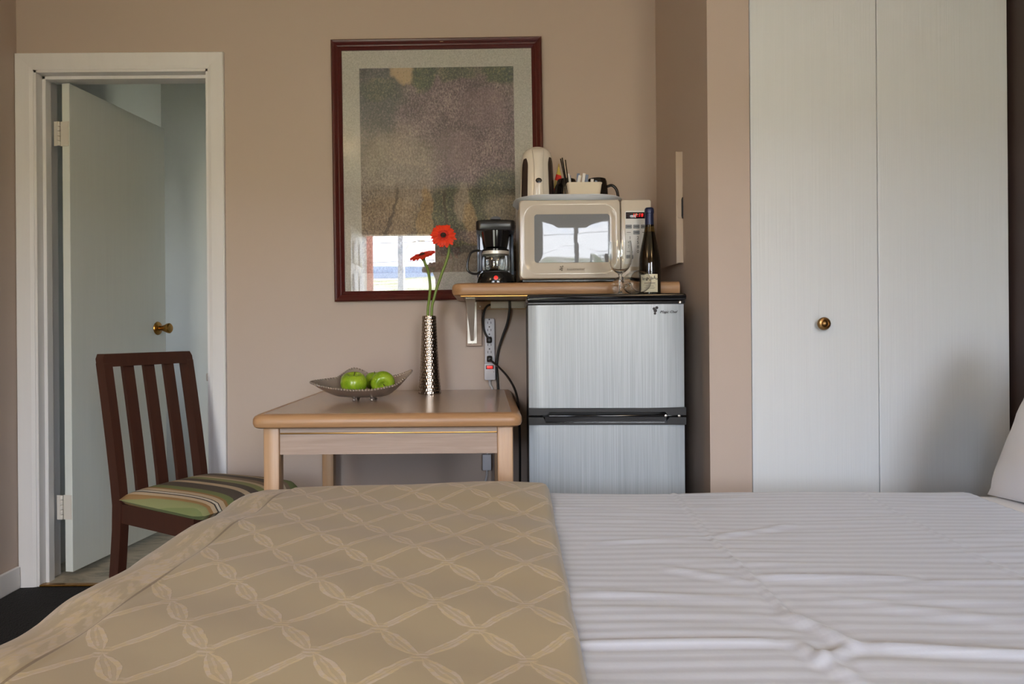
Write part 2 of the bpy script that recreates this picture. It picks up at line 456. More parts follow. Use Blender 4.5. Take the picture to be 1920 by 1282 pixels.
wpart('head_casing', casing([(ci0, cz), (ci1, cz)], [(co0, coz), (co1, coz)], BW), 'trim', tr, False)

# bathroom door, open inwards
hx, hy = -1.728, 2.735
ang = math.atan2(3.325 - 2.72, -1.604 + 1.695)
d1 = sroot('door_1', 'pale flush bathroom door standing open', 'door', (hx, hy, 0))
d1.rotation_euler = (0, 0, ang - PI / 2)      # local +Y runs along the leaf, local +X faces the room
finish('leaf', box(0.0, 0.034, 0.0, 0.625, 0.03, 2.032, 0.002), 'door', d1, False)
def knob_profile(): return [(0.0, 0), (.031, 0), (.033, .003), (.031, .007), (.020, .011), (.012, .013), (.011, .026), (.013, .03), (.019, .045), (.025, .060), (.025, .066), (.020, .071), (.0, .073)]
kn = finish('knob', lathe(knob_profile(), 28, mat4=Matrix.Translation((.034, .557, 1.030)) @ Matrix.Rotation(R(90), 4, 'Y')), 'brass', d1)
finish('latch_plate', box(.006, .028, .6245, .6262, 1.0, 1.06), 'brass', d1, False)
def hinge(z):
    h = finish('hinge', box(-.004, .031, -.0022, 0.0, z, z + .1), 'white_metal', d1, False)
    for k in range(5):
        finish('knuckle', lathe([(.0055, z + k * .02 + .001), (.0062, z + k * .02 + .002), (.0062, z + k * .02 + .018), (.0055, z + k * .02 + .019)], 12, mat4=Matrix.Translation((-.010, -.006, 0))), 'white_metal', h)
    finish('frame_leaf', box(-.030, -.012, -.008, -.006, z, z + .1), 'white_metal', h, False)
    for q in (.02, .05, .08):
        finish('screw', lathe([(.0, -.0035), (.003, -.0033), (.0034, -.0022), (.0034, -.001)], 10, mat4=Matrix.Translation((.018 + (.006 if q == .05 else 0), 0, z + q)) @ Matrix.Rotation(R(-90), 4, 'X') @ Matrix.Scale(-1, 4, (0, 0, 1))), 'screw', h)
hinge(1.775); hinge(0.245)

# vanity in the bathroom
va = thing('bathroom_vanity', 'white bathroom vanity glimpsed past the open door', 'vanity', (-0.8, 3.2, 0))
wpart('countertop', box(-1.30, -.33, 3.10, 3.298, .782, .817, .006), 'trim', va)
wpart('cabinet', box(-1.275, -.33, 3.13, 3.298, .06, .782, .002), 'trim', va, False)
for x_ in (-1.25, -.80):
    dd = wpart('cabinet_door', box(x_, x_ + .43, 3.115, 3.13, .1, .74, .003), 'trim', va, False)
    wpart('pull', box(x_ + .38, x_ + .39, 3.095, 3.115, .5, .6, .003), 'brass', dd)
wpart('plinth', box(-1.26, -.33, 3.16, 3.298, 0.004, .06), 'trim', va, False)

# closet bifold
def knob_disc(bm, c, sc=1.0):
    return lathe([(.0, 0), (.010 * sc, 0), (.008 * sc, .012), (.012 * sc, .016), (.0195 * sc, .020), (.020 * sc, .024), (.017 * sc, .029), (.012 * sc, .0305), (.0105 * sc, .029), (.009 * sc, .031), (.005 * sc, .034), (.0, .035)], 28, bm, True, Matrix.Translation(c) @ Matrix.Rotation(R(90), 4, 'X'))
d2 = sroot('door_2', 'white bifold closet door with a bronze rosette knob', 'closet door', (1.22, 2.06, 0))
pa = wpart('door_panel', box(0.825, 1.2165, 2.06, 2.088, 0.02, 2.43, .0025), 'closet', d2, False)
pb = wpart('door_panel', box(1.2185, 1.621, 2.06, 2.088, 0.02, 2.43, .0025), 'closet', d2, False)
k = wpart('knob', knob_disc(None, (1.037, 2.06, 1.017)), 'bronze', pa)
bb = bm_new()
for i in range(10):
    a = 2 * PI * i / 10
    lathe([(.0, -.001), (.003, 0), (.0022, .0016), (.0, .0024)], 8, bb, True, Matrix.Translation((1.037 + .0155 * math.cos(a), 2.060 - .0275, 1.017 + .0155 * math.sin(a))) @ Matrix.Rotation(R(90), 4, 'X'))
wpart('rosette_petals', bb, 'bronze', pa)
struct('trim_2', box(.819, 1.632, 2.095, 2.12, 0, H), 'wall_dark', 'dark backing behind the closet doors', 'closet')

# entrance door, doorway, window of the front wall (seen mirrored in the picture glass and oven door)
d3 = sroot('door_3', 'white six panel entrance door standing open', 'door', (DOOR_X[0], FW, 0))
b = box(-.04, 0, 0.004, .70, .02, 1.99, .002); finish('leaf', b, 'trim', d3, False)
for (y0, y1) in ((.1, .32), (.39, .61)):
    for (z0, z1) in ((.2, .75), (.85, 1.55), (1.65, 1.86)):
        p = finish('raised_panel', box(-.001, .008, y0, y1, z0, z1, .006), 'trim', d3)
finish('door_knob', lathe(knob_profile(), 20, mat4=Matrix.Translation((0, .64, 1.0)) @ Matrix.Rotation(R(90), 4, 'Y')), 'brass', d3)
w1 = sroot('window_1', 'white framed window in the front wall', 'window', ((WIN_X[0] + WIN_X[1]) / 2, FW - .06, WIN_Z[0]))
def wf(name, *a): wpart(name, box(*a, .004), 'trim', w1, False)
wf('frame_side', WIN_X[0], WIN_X[0] + .05, FW - .1, FW - .02, *WIN_Z); wf('frame_side', WIN_X[1] - .05, WIN_X[1], FW - .1, FW - .02, *WIN_Z)
wf('frame_rail', WIN_X[0] + .05, WIN_X[1] - .05, FW - .1, FW - .02, WIN_Z[0], WIN_Z[0] + .05); wf('frame_rail', WIN_X[0] + .05, WIN_X[1] - .05, FW - .1, FW - .02, WIN_Z[1] - .05, WIN_Z[1])
wf('mullion', .83, .87, FW - .09, FW - .03, WIN_Z[0] + .05, WIN_Z[1] - .05)
wpart('pane', box(WIN_X[0] + .05, .83, FW - .063, FW - .059, WIN_Z[0] + .05, WIN_Z[1] - .05), 'pane', w1, False)
wpart('pane', box(.87, WIN_X[1] - .05, FW - .063, FW - .059, WIN_Z[0] + .05, WIN_Z[1] - .05), 'pane', w1, False)

w2 = sroot('added_window_2', 'small added window out of sight, lighting the bathroom', 'window', (-.26, 3.64, .95))  # unseen window, added to brighten the bathroom
for (n_, *q_) in (('frame_side', 3.45, 3.475, .95, 1.92), ('frame_side', 3.805, 3.83, .95, 1.92), ('frame_rail', 3.475, 3.805, .95, .98), ('frame_rail', 3.475, 3.805, 1.89, 1.92)):
    wpart(n_, box(-.29, -.23, q_[0], q_[1], q_[2], q_[3], .003), 'trim', w2, False)
wpart('pane', box(-.262, -.258, 3.475, 3.805, .98, 1.89), 'pane', w2, False)

# outside world
m = MatB('dry grass and gravel').set(Roughness=0.9)
n = m.noise(0.35, 6, 0.6); m.color(m.ramp(n, [(0.35, rgb(128, 138, 84)), (0.5, rgb(178, 168, 146)), (0.65, rgb(196, 186, 170))])); MT['outside'] = m.m
m = MatB('hazy wooded hills').set(Roughness=1.0)
n = m.noise(0.02, 5, 0.6); m.color(m.ramp(n, [(0.35, rgb(84, 104, 132)), (0.65, rgb(120, 136, 158))])); MT['hills'] = m.m
struct('ground', box(-90, 90, -40, 60, -.24, -.12), 'outside', 'gravel and grass outside the entrance', 'ground')
def hill(y, dy, amp, base, seed, name, mat, lab, span=900, nx=80):
    rnd = random.Random(seed); ph = [rnd.uniform(0, 6.28) for _ in range(6)]
    bm = bm_new(); lo = []
    for j in range(7):
        t = j / 6
        lo.append([(-span + 2 * span * i / nx, y - dy * t, -0.5 + (base + sum(amp / (k + 1) * math.sin((k + 1) * 5.5 * i / nx * 2 + ph[k]) for k in range(6)) * .5) * math.sin(PI / 2 * t)) for i in range(nx + 1)])
    loft(lo, False, False, bm, closed=False)
    return struct(name, bm, mat, lab, 'hill', True)
hill(-34, 60, .9, 9.2, 3, 'hillside', 'outside', 'grassy slope across the road outside', 120)
hill(-300, 600, 18, 74, 5, 'ridge', 'hills', 'blue hazy wooded ridge far outside', 1600)
pp = tag(finish('porch_post', box(-1.535, -1.43, -3.3, -3.2, -.12, 3.2, .006), plain('rust red stain', rgb(150, 84, 70), .6, 0, .1)), 'rust red porch post outside the entrance', 'post')
po = thing('utility_pole', 'grey utility pole outside the entrance', 'pole', (-5.7, -40, -.12))
finish('shaft', lathe([(.2, 0), (.16, 9), (.15, 11)], 14), plain('weathered pole', rgb(150, 152, 158), .8), po)
finish('cross_arm', box(-1.2, 1.2, -.06, .06, 9.6, 9.75), 'steel', po, False)
sl = thing('street_lamp', 'street lamp with a curved arm outside the entrance', 'street lamp', (-5.2, -38, -.12))
finish('post', lathe([(.08, 0), (.05, 6)], 10), 'steel', sl)
finish('arm', tube([(0, 0, 5.9), (.1, 0, 6.5), (.5, 0, 6.95), (.95, 0, 7.1)], .035, 8, None, 6), 'steel', sl)
finish('lamp_head', lathe([(.0, -.1), (.16, -.06), (.2, 0), (.12, .09), (.0, .1)], 14, None, True, Matrix.Translation((1.1, 0, 7.1)) @ Matrix.Scale(1.5, 4, (1, 0, 0))), 'strip', sl)
for i, (z, sl_) in enumerate(((6.0, .2), (7.6, -.1))):
    tag(finish('overhead_wire', tube([(-40, -41 - i, z - sl_ * 8), (-12, -41 - i, z - .3), (20, -41 - i, z + .8)], .02, 5, None, 6), 'rubber'), 'overhead wire outside, %s of the two' % ('lower', 'upper')[i], 'wire')

# two ceiling lamps added out of view to warm the tone of the upper walls
for loc_, lab_ in (((-1.3, 0.1, H - .085), 'added unseen round frosted ceiling lamp near the left wall'), ((1.05, -0.55, H - .085), 'added unseen round frosted ceiling lamp near the front window')):
    cl = thing('added_ceiling_lamp', lab_, 'lamp', loc_, 0, 'added ceiling lamps out of view')
    finish('shade', lathe([(.0, 0), (.09, .006), (.14, .03), (.16, .07)], 32), emit('warm shade glow', (1.0, .78, .52, 1), 1.5), cl)
    finish('rim', lathe([(.165, .066), (.168, .075), (.165, .085), (.0, .085)], 32), 'brass', cl)
    ld = bpy.data.lights.new('added_ceiling_bulb', 'POINT'); ld.energy = LAMP_W; ld.color = (1.0, .70, .38); ld.shadow_soft_size = .15
    lo_ = bpy.data.objects.new('added_ceiling_bulb', ld); COL.objects.link(lo_); lo_.parent = cl; lo_.location = (0, 0, -.17)

# ------------------------------------------------------------------ bed
BT = 0.60
BR = R(-1.2)
BC = Vector((0.5, 0.945, 0.0))          # bed centre on the floor; local axes turned by BR
def bed_local(x, y):
    d = Vector((x, y, 0)) - BC
    c, s = math.cos(-BR), math.sin(-BR)
    return (d.x * c - d.y * s, d.x * s + d.y * c)
bed = thing('bed', 'double bed filling the foreground', 'bed', BC, BR)
MX0, MX1, MY0, MY1 = -1.07, 1.075, -.755, .755
MT['mattress'] = plain('white mattress ticking', rgb(216, 214, 214), .8)
MT['bed_base'] = plain('dark bed base', rgb(40, 36, 36), .8)
finish('mattress', box(MX0 + .03, MX1 - .005, MY0 + .012, MY1 - .012, .30, BT - .016, .035, 4), 'mattress', bed)
finish('base', box(MX0 + .05, MX1 - .01, MY0 + .03, MY1 - .03, .08, .30, .01), 'bed_base', bed)
for sx in (MX0 + .15, MX1 - .15):
    for sy in (MY0 + .15, MY1 - .15):
        finish('foot', box(sx - .03, sx + .03, sy - .03, sy + .03, 0, .08, .004), 'black', bed, False)

def drape(name, inner, dom, top, rad, L, step, zf, mat, parent=None, thick=0.004, hem=None):
    """cloth over a box: inner = flat rectangle, dom = cloth extent, both in local metres"""
    ix0, ix1, iy0, iy1 = inner; ax0, ax1, by0, by1 = dom
    nx = max(2, int((ax1 - ax0) / step)); ny = max(2, int((by1 - by0) / step))
    vs_, uv = [], []
    for j in range(ny + 1):
        b_ = by0 + (by1 - by0) * j / ny
        for i in range(nx + 1):
            a = ax0 + (ax1 - ax0) * i / nx
            qx, qy = min(max(a, ix0), ix1), min(max(b_, iy0), iy1)
            dx, dy = a - qx, b_ - qy; d = math.hypot(dx, dy)
            if d < 1e-9: p = Vector((a, b_, top))
            else:
                n = Vector((dx / d, dy / d, 0)); d = min(d, L)
                if d < PI * rad / 2:
                    t = d / rad; p = Vector((qx, qy, top)) + n * rad * math.sin(t) - Vector((0, 0, rad * (1 - math.cos(t))))
                else:
                    e = d - PI * rad / 2
                    w = .008 * math.sin((a + b_) * 26) * min(1, e / .15) + .01 * min(1, e / .1)
                    p = Vector((qx, qy, top)) + n * (rad + w) - Vector((0, 0, rad + e))
            p.z += zf(a, b_, d) if zf else 0
            vs_.append(p); uv.append((a, b_))
    W = nx + 1
    fs = [(j * W + i, j * W + i + 1, (j + 1) * W + i + 1, (j + 1) * W + i) for j in range(ny) for i in range(nx)]
    me = bpy.data.meshes.new(name); me.from_pydata(vs_, [], fs)
    ul = me.uv_layers.new(name='UVMap')
    flat = []
    for l in me.loops: flat.extend(uv[l.vertex_index])
    ul.data.foreach_set('uv', flat)
    me.polygons.foreach_set('use_smooth', [True] * len(me.polygons))
    me.materials.append(mat)
    o = bpy.data.objects.new(name, me); COL.objects.link(o)
    md = o.modifiers.new('thickness', 'SOLIDIFY'); md.thickness = thick; md.offset = -1
    return o

def seg_d(px, py, a, b_):
    ax, ay = a; bx, by = b_; vx, vy = bx - ax, by - ay; L2 = vx * vx + vy * vy
    t = max(0, min(1, ((px - ax) * vx + (py - ay) * vy) / L2))
    return math.hypot(px - ax - t * vx, py - ay - t * vy), t, (vx * (py - ay) - vy * (px - ax))
CREASE = [((.433, 1.075), (.684, 1.061), .010, .0055), ((.10, .853), (.379, .848), .012, .0055), ((.466, .838), (.75, .812), .012, .0065),
          ((.423, .934), (.462, .841), .018, .008), ((.394, .845), (.418, .752), .016, .007), ((.466, 1.69), (.435, 1.298), .007, .003),
          ((.435, 1.298), (.427, 1.033), .007, .0035), ((.427, 1.033), (.423, .934), .008, .005), ((.923, 1.69), (.888, 1.412), .006, .0028),
          ((.888, 1.412), (.861, 1.20), .006, .0028), ((.861, 1.2), (.85, .7), .008, .003), ((.433, 1.291), (.628, 1.372), .014, .004),
          ((.12, 1.50), (.33, 1.49), .01, .003), ((.20, 1.26), (.43, 1.29), .012, .003), ((.30, 1.13), (.43, 1.05), .016, .0035),
          ((.66, 1.04), (.95, 1.06), .012, .003), ((.46, .84), (.40, .80), .012, .006), ((.50, 1.0), (.72, .90), .022, .003), ((.15, 1.02), (.40, .99), .016, .003)]
CR = [(bed_local(*a), bed_local(*b_), w * .68, h * .85) for a, b_, w, h in CREASE]
CB = [(min(p[0], q_[0]) - 5 * w, max(p[0], q_[0]) + 5 * w, min(p[1], q_[1]) - 5 * w, max(p[1], q_[1]) + 5 * w) for p, q_, w, h in CR]
def sheet_z(a, b_, d):
    if d > .1: return 0
    z = .0005 * math.sin(b_ * 2 * PI / .026 + .6 * math.sin(a * 9)) * (0.6 + .4 * math.sin(a * 14 + b_ * 9))
    z += .003 * math.sin(a * 7 + 1.3 * math.sin(b_ * 5)) * math.sin(b_ * 11 + a * 3) + .0011 * math.sin(b_ * 95 + 5 * math.sin(a * 4.2 + b_ * 3)) * math.sin(a * 6.5 + 2 * math.sin(b_ * 7)) ** 2
    for (p, q, w, h), bb_ in zip(CR, CB):
        if not (bb_[0] < a < bb_[1] and bb_[2] < b_ < bb_[3]): continue
        dd_, t, s = seg_d(a, b_, p, q)
        if dd_ < 5 * w:
            f = min(1, t / .12, (1 - t) / .12) if 0 < t < 1 else 0.15
            z += h * (math.exp(-(dd_ / w) ** 2) - .35 * math.exp(-((dd_ - 2 * w) / w) ** 2)) * (.3 + .7 * f)
    return z
m = MatB('white striped damask sheet').set(Roughness=0.6, Sheen_Weight=0.25)
m.tc('UV')
ux, uy, uz = m.xyz('UV')
wob = m.noise(6, 2, .5, m.tc('UV'))
st = ((uy + wob * .006) * (2 * PI / .026)).sin().step(-.85, .85)
m.color(m.mix(st, rgb(179, 182, 193), rgb(187, 191, 202)))
m.rough(0.62 - st * 0.16)
fine = m.noise(420, 2, .5, m.tc('UV')); m.bump(st * .38 + fine * .15 + m.noise(28, 4, .6, m.tc('UV')) * .9, 0.35, 0.0018); MT['sheet'] = m.m
inner = (MX0 + .07, MX1 - .03, MY0 + .07, MY1 - .07)
HEM = bed_local(1.17, 1.5)[0]
sh = drape('bed_sheet', inner, (MX0 - .30, HEM, MY0 - .35, MY1 + .35), BT, .07, .40, .0062, sheet_z, MT['sheet'])
sh.location = BC; sh.rotation_euler = (0, 0, BR)
tag(sh, 'white satin striped top sheet with fold creases on the bed', 'sheet')
fs_ = drape('fitted_sheet', (MX0 + .07, MX1 - .05, MY0 + .07, MY1 - .07), (HEM - .15, MX1 + .0, MY0 - .25, MY1 + .25), BT - .011, .066, .32, .02, lambda a, b_, d: .002 * math.sin(a * 21) * math.sin(b_ * 13) if d < .1 else 0, MT['mattress'])
fs_.location = BC; fs_.rotation_euler = (0, 0, BR); tag(fs_, 'plain white under sheet showing beneath the pillow', 'sheet')

# tan bed runner with a woven rope lattice
RR_ = BR + R(-1.5)
RC = Vector((-0.2, 0.945, 0.0))
m = MatB('tan jacquard with rope lattice').set(Roughness=0.5, Sheen_Weight=0.15)
ux, uy, _ = m.xyz('UV')
AX, AY = 0.128, 0.156
wv = m.noise(22, 3, .55, m.tc('UV')) - 0.5; wv2 = m.noise(31, 3, .55, m.mapped((1.1, .9, 1), 'UV')) - 0.5
ax_ = ux + wv * .011; ay_ = uy + wv2 * .011
s = ax_ / AX + ay_ / AY; t = ax_ / AX - ay_ / AY
fs = s.fract(); ft = t.fract()
ds = ((s + .5).fract() - .5) ; dt = ((t + .5).fract() - .5)
PX = .0989
rA = dt * PX; rB = ds * PX
thr = m.noise(1.0, 3, .6, m.mapped((90, 500, 1), 'UV'))
# ribbon: two strands, tapering at the knots
tap = (fs - .5).abs()
hw = .0068 - tap * .005
ribA = near(((rA.abs() - hw * .8).abs()), .0024).mx(near(rA.abs(), .0017) * .75) * (1.0 - tap.step(.36, .44))
fillA = near(rA.abs(), .0066) * .38 * (1.0 - tap.step(.36, .44))
# leaf loops
q = (ft - .5)
lens = (1.0 - (q / .47) * (q / .47)).mx(.02)
el = rB.abs() / (lens * .0118)
leafO = near((el - .80).abs(), .34)
leafI = near((rB + q * .006).abs(), .0021) * (1.0 - q.abs().step(.26, .36)) * .8
leafF = (1.0 - el.step(.9, 1.0)) * .3
# knots on the nodes
rn = (rA * rA + rB * rB).sqrt()
knot = (1.0 - rn.step(.009, .015)) * (((rA - rB) * 620).sin().step(-.3, .4) * .7 + .2)
pat = ribA.mx(fillA).mx(leafO).mx(leafI).mx(leafF).mx(knot)
pat = (pat * (thr * 1.1 + .30)).clamp()
# border band beyond the seam: blurred strokes along the band
SEAM = bed_local(-0.52, 1.2)[0] + (BC.x - RC.x) * 0
band = ux.lt(-0.315)
bn = m.noise(1.0, 4, .6, m.mapped((26, 9, 1), 'UV'), 1.6).step(.46, .62) * .75
tw = near((ux + .335).abs(), .016) * (((uy * 190 + ux * 260 + wv * 9).sin()).step(-.4, .8)) * .5
patb = bn.mx(tw)
seam = near((ux + .315).abs(), .0022)
cloth = m.mix(m.noise(2.2, 3, .5, m.tc('UV')), rgb(156, 138, 106), rgb(166, 150, 118))
goldn = m.noise(5, 2, .5, m.mapped((14, 14, 1), 'UV'))
patc = m.mix(goldn.step(.42, .58), rgb(188, 168, 128), rgb(188, 172, 152))
f = m.mix(band, pat.v, patb.v)
c1 = m.mix(f, cloth, patc)
m.color(m.mix(seam * .7, c1, rgb(104, 84, 58)))
wx = m.noise(1.0, 2, .5, m.mapped((60, 900, 1), 'UV'))
m.bump((pat * (1.0 - band) + patb * band * .5 - seam * 1.5 + wx * .25), 0.2, 0.0014); MT['runner'] = m.m
def runner_z(a, b_, d):
    z = .003 * math.sin(a * 8 + b_ * 3) * math.sin(b_ * 9 - a * 4) + .002 * math.sin(b_ * 31 + a * 12) * (1 if d < .05 else 2)
    # folded right edge rolls down onto the sheet
    e = (a - (XE - .02)) / .02
    if e > 0: z += -.016 * (1 - math.sqrt(max(0, 1 - min(1, e) ** 2)))
    # rumple along the far edge near the table
    if b_ > .45 and d < .12: z += .016 * math.exp(-((a - .16) / .17) ** 2) * min(1, (b_ - .45) / .2)
    if a < -.31: z += .004 * math.sin(b_ * 24)
    return z
XE = .322
ri0 = -.372
run = drape('bed_runner', (ri0, 2, MY0 + .065, MY1 - .068), (ri0 - .36, XE, MY0 - .3, MY1 + .32), BT + .02, .078, .36, .009, runner_z, MT['runner'], None, .012)
run.location = RC; run.rotation_euler = (0, 0, RR_)
tag(run, 'tan bed runner with a woven rope lattice pattern over the foot of the bed', 'bed runner')

# pillow leaning on the head wall
def pillow_mesh():
    bm = bm_new(); N = 34; M_ = 26; grid = {}
    for sgn in (1, -1):
        for j in range(M_ + 1):
            for i in range(N + 1):
                u = -1 + 2 * i / N; v_ = -1 + 2 * j / M_
                edge = i in (0, N) or j in (0, M_)
                if edge and sgn == -1: continue
                th = .095 * max(0, 1 - u ** 4) ** .6 * max(0, 1 - v_ ** 4) ** .6
                pin = 1 - .06 * (1 - abs(u)) * abs(v_) ** 3 - .0
                pin2 = 1 - .06 * (1 - abs(v_)) * abs(u) ** 3
                th *= 1 + .10 * math.sin(u * 7 + v_ * 3) * .5 + .06 * math.sin(v_ * 9 - u * 4)
                th -= .022 * math.exp(-((v_ + .05 - .25 * u) / .10) ** 2) * max(0, 1 - u * u) ** .3 * (0 if edge else 1) * (1 if sgn == 1 else 0) * (.3 + .7 * max(0, u))
                grid[(sgn, i, j)] = bm.verts.new((sgn * th if not edge else 0, .335 * u * pin2, .235 * v_ * pin))
    def G(s_, i, j):
        return grid[(1, i, j)] if (i in (0, N) or j in (0, M_)) else grid[(s_, i, j)]
    for sgn in (1, -1):
        for j in range(M_):
            for i in range(N):
                f = [G(sgn, i, j), G(sgn, i + 1, j), G(sgn, i + 1, j + 1), G(sgn, i, j + 1)]
                bm.faces.new(f if sgn == 1 else f[::-1])
    return bm
m = MatB('white cotton pillowcase').set(Roughness=0.7, Sheen_Weight=0.2)
m.color(m.mix(m.noise(4, 3), rgb(218, 215, 216), rgb(228, 226, 228))); m.bump(m.noise(6, 2, .5, None, .6), 0.4, 0.014); MT['pillow'] = m.m
pl = finish('pillow', pillow_mesh(), 'pillow'); pl.matrix_world = Matrix.Translation((1.362, 1.315, .806)) @ Matrix.Rotation(R(180 + 6), 4, 'Z') @ Matrix.Rotation(R(-24), 4, 'Y')
tag(pl, 'plump white pillow leaning at the head of the bed', 'pillow')

# ------------------------------------------------------------------ table
TX0, TX1, TY0, TY1, TZ = -.660, .104, 1.863, 2.640, .772
tb = thing('table', 'small beech table with a laminate top against the back wall', 'table', ((TX0 + TX1) / 2, (TY0 + TY1) / 2, 0))
tw_ = .039
wpart('tabletop', box(TX0 + .03, TX1 - .03, TY0 + .03, TY1 - .004, TZ - .034, TZ), 'laminate_top', tb, False)
def nose(x0, x1, y0, y1):
    """bullnose edging round the front and both sides"""
    sec = [(0, 0), (.018, -.001), (.027, -.006), (.032, -.014), (.0325, -.026), (.029, -.035), (.022, tw_ * -1), (0, tw_ * -1)]
    xi0, xi1, yi0 = x0 + .0325, x1 - .0325, y0 + .0325
    path = [((xi0, y1), (-1, 0)), ((xi0, yi0 + .012), (-1, 0))]
    for k in range(1, 6):
        a = R(180 + 90 * k / 6); path.append(((xi0 + .0, yi0 + .0), (math.cos(a), math.sin(a))))
    path += [((xi0 + .012, yi0), (0, -1)), ((xi1 - .012, yi0), (0, -1))]
    for k in range(1, 6):
        a = R(270 + 90 * k / 6); path.append(((xi1, yi0), (math.cos(a), math.sin(a))))
    path += [((xi1, yi0 + .012), (1, 0)), ((xi1, y1), (1, 0))]
    return loft([[(p[0] + n[0] * o, p[1] + n[1] * o, TZ + h) for o, h in sec] for p, n in path])
wpart('edge_moulding', nose(TX0, TX1, TY0, TY1), 'beech_x', tb)
lx = [(TX0 + .028, TX0 + .073), (TX1 - .071, TX1 - .026)]; ly = [(TY0 + .03, TY0 + .075), (TY1 - .07, TY1 - .025)]
for (x0, x1) in lx:
    for (y0, y1) in ly:
        wpart('leg', box(x0, x1, y0, y1, 0, TZ - tw_, .005), 'beech_z', tb)
ap = wpart('front_apron', box(lx[0][1], lx[1][0], TY0 + .040, TY0 + .058, .654, TZ - tw_), 'laminate_x', tb, False)
wpart('gold_inlay', box(lx[0][1] + .001, lx[1][0] - .001, TY0 + .036, TY0 + .042, .7125, .7165, .001), 'gold', ap)
wpart('side_apron', box(lx[0][0] + .014, lx[0][0] + .030, ly[0][1], ly[1][0], .654, TZ - tw_), 'laminate_x', tb, False)
wpart('side_apron', box(lx[1][1] - .030, lx[1][1] - .014, ly[0][1], ly[1][0], .654, TZ - tw_), 'laminate_x', tb, False)
wpart('back_apron', box(lx[0][1], lx[1][0], ly[1][0] + .012, ly[1][0] + .03, .654, TZ - tw_), 'laminate_x', tb, False)

# ------------------------------------------------------------------ chair
m = MatB('striped seat fabric').set(Roughness=0.8)
sx_, sy_, sz_ = m.xyz('Object')
G1, G2, CH, CRM, BRN, BLK, WHT, TAU = rgb(112, 126, 76), rgb(134, 140, 92), rgb(74, 66, 62), rgb(196, 176, 148), rgb(152, 116, 70), rgb(34, 34, 40), rgb(214, 208, 196), rgb(132, 112, 92)
stops = [(0.0, G1), (.07, G2), (.11, BRN), (.14, CRM), (.17, BLK), (.18, WHT), (.20, BLK), (.21, CRM), (.25, BRN), (.27, G1), (.33, CH), (.44, CRM), (.49, CH), (.56, G2), (.62, CRM), (.65, TAU), (.70, CH), (.78, CRM), (.81, TAU), (.85, G1), (.92, CH), (.96, BRN)]
tt = (sy_ + .235) / .47 + (m.noise(5, 1) - .5) * .02
m.color(m.mix(m.noise(300, 2) * .35, m.ramp(tt, stops, True), rgb(120, 108, 88)))
m.bump(m.noise(1.0, 1, .5, m.mapped((700, 120, 1))), .3, .001); MT['seat'] = m.m
ch = thing('dining_chair', 'dark brown slatted chair with a striped seat beside the table', 'chair', (-1.132, 2.34, 0), R(-26))
WR, WF, SD = .355, .425, .42           # rear width, front width, seat depth; forward is local +X
def bar(pts, wx, wy, bm=None):
    """square bar through points (x,y,z) with section wx (x) by wy (y)"""
    lo = []
    for p in pts:
        lo.append([(p[0] - wx / 2, p[1] - wy / 2, p[2]), (p[0] + wx / 2, p[1] - wy / 2, p[2]), (p[0] + wx / 2, p[1] + wy / 2, p[2]), (p[0] - wx / 2, p[1] + wy / 2, p[2])])
    bm = loft(lo, True, True, bm)
    return bm
def softened(bm, w=.003):
    es = [e for e in bm.edges if len(e.link_faces) == 2 and e.calc_face_angle(0) > R(50)]
    bmesh.ops.bevel(bm, geom=es, offset=w, segments=2, affect='EDGES', profile=.5); return bm
def lean(z):   # x of the back line at height z
    return -.0 - .085 * max(0, (z - .44) / .5) ** 1.15 - .045 * max(0, (.40 - z) / .4) ** 1.3
for s in (-1, 1):
    y = s * (WR / 2 - .015)
    finish('rear_leg', softened(bar([(lean(z), y, z) for z in (0, .12, .25, .36, .44, .52, .64, .78, .905)], .042, .030)), 'chair', ch)
    finish('front_leg', softened(bar([(SD - .02, s * (WF / 2 - .02), 0), (SD - .025, s * (WF / 2 - .02), .43)], .036, .036)), 'chair', ch)
    finish('side_rail', softened(loft([[(.015, s * (WR / 2 - .026), z_), (.015, s * (WR / 2 - .004), z_), (SD - .03, s * (WF / 2 - .008), z_), (SD - .03, s * (WF / 2 - .03), z_)] for z_ in (.385, .448)]), .002), 'chair', ch)
finish('top_rail', softened(loft([[(lean(z) - .019, y0, z), (lean(z) + .019, y0, z), (lean(z) + .019, y1, z), (lean(z) - .019, y1, z)] for z, y0, y1 in ((.893, -WR / 2, WR / 2), (.920, -WR / 2, WR / 2), (.936, -WR / 2 + .008, WR / 2 - .008))]), .005), 'chair', ch)
for k in (-1, 0, 1):
    y = k * .0805
    finish('slat', softened(bar([(lean(z), y, z) for z in (.44, .52, .64, .78, .905)], .014, .040), .0015), 'chair', ch)
finish('back_rail', softened(loft([[(-.012, -WR / 2 + .03, z_), (.012, -WR / 2 + .03, z_), (.012, WR / 2 - .03, z_), (-.012, WR / 2 - .03, z_)] for z_ in (.395, .462)]), .002), 'chair', ch)
finish('front_rail', softened(loft([[(SD - .035, -WF / 2 + .04, z_), (SD - .012, -WF / 2 + .04, z_), (SD - .012, WF / 2 - .04, z_), (SD - .035, WF / 2 - .04, z_)] for z_ in (.385, .448)]), .002), 'chair', ch)
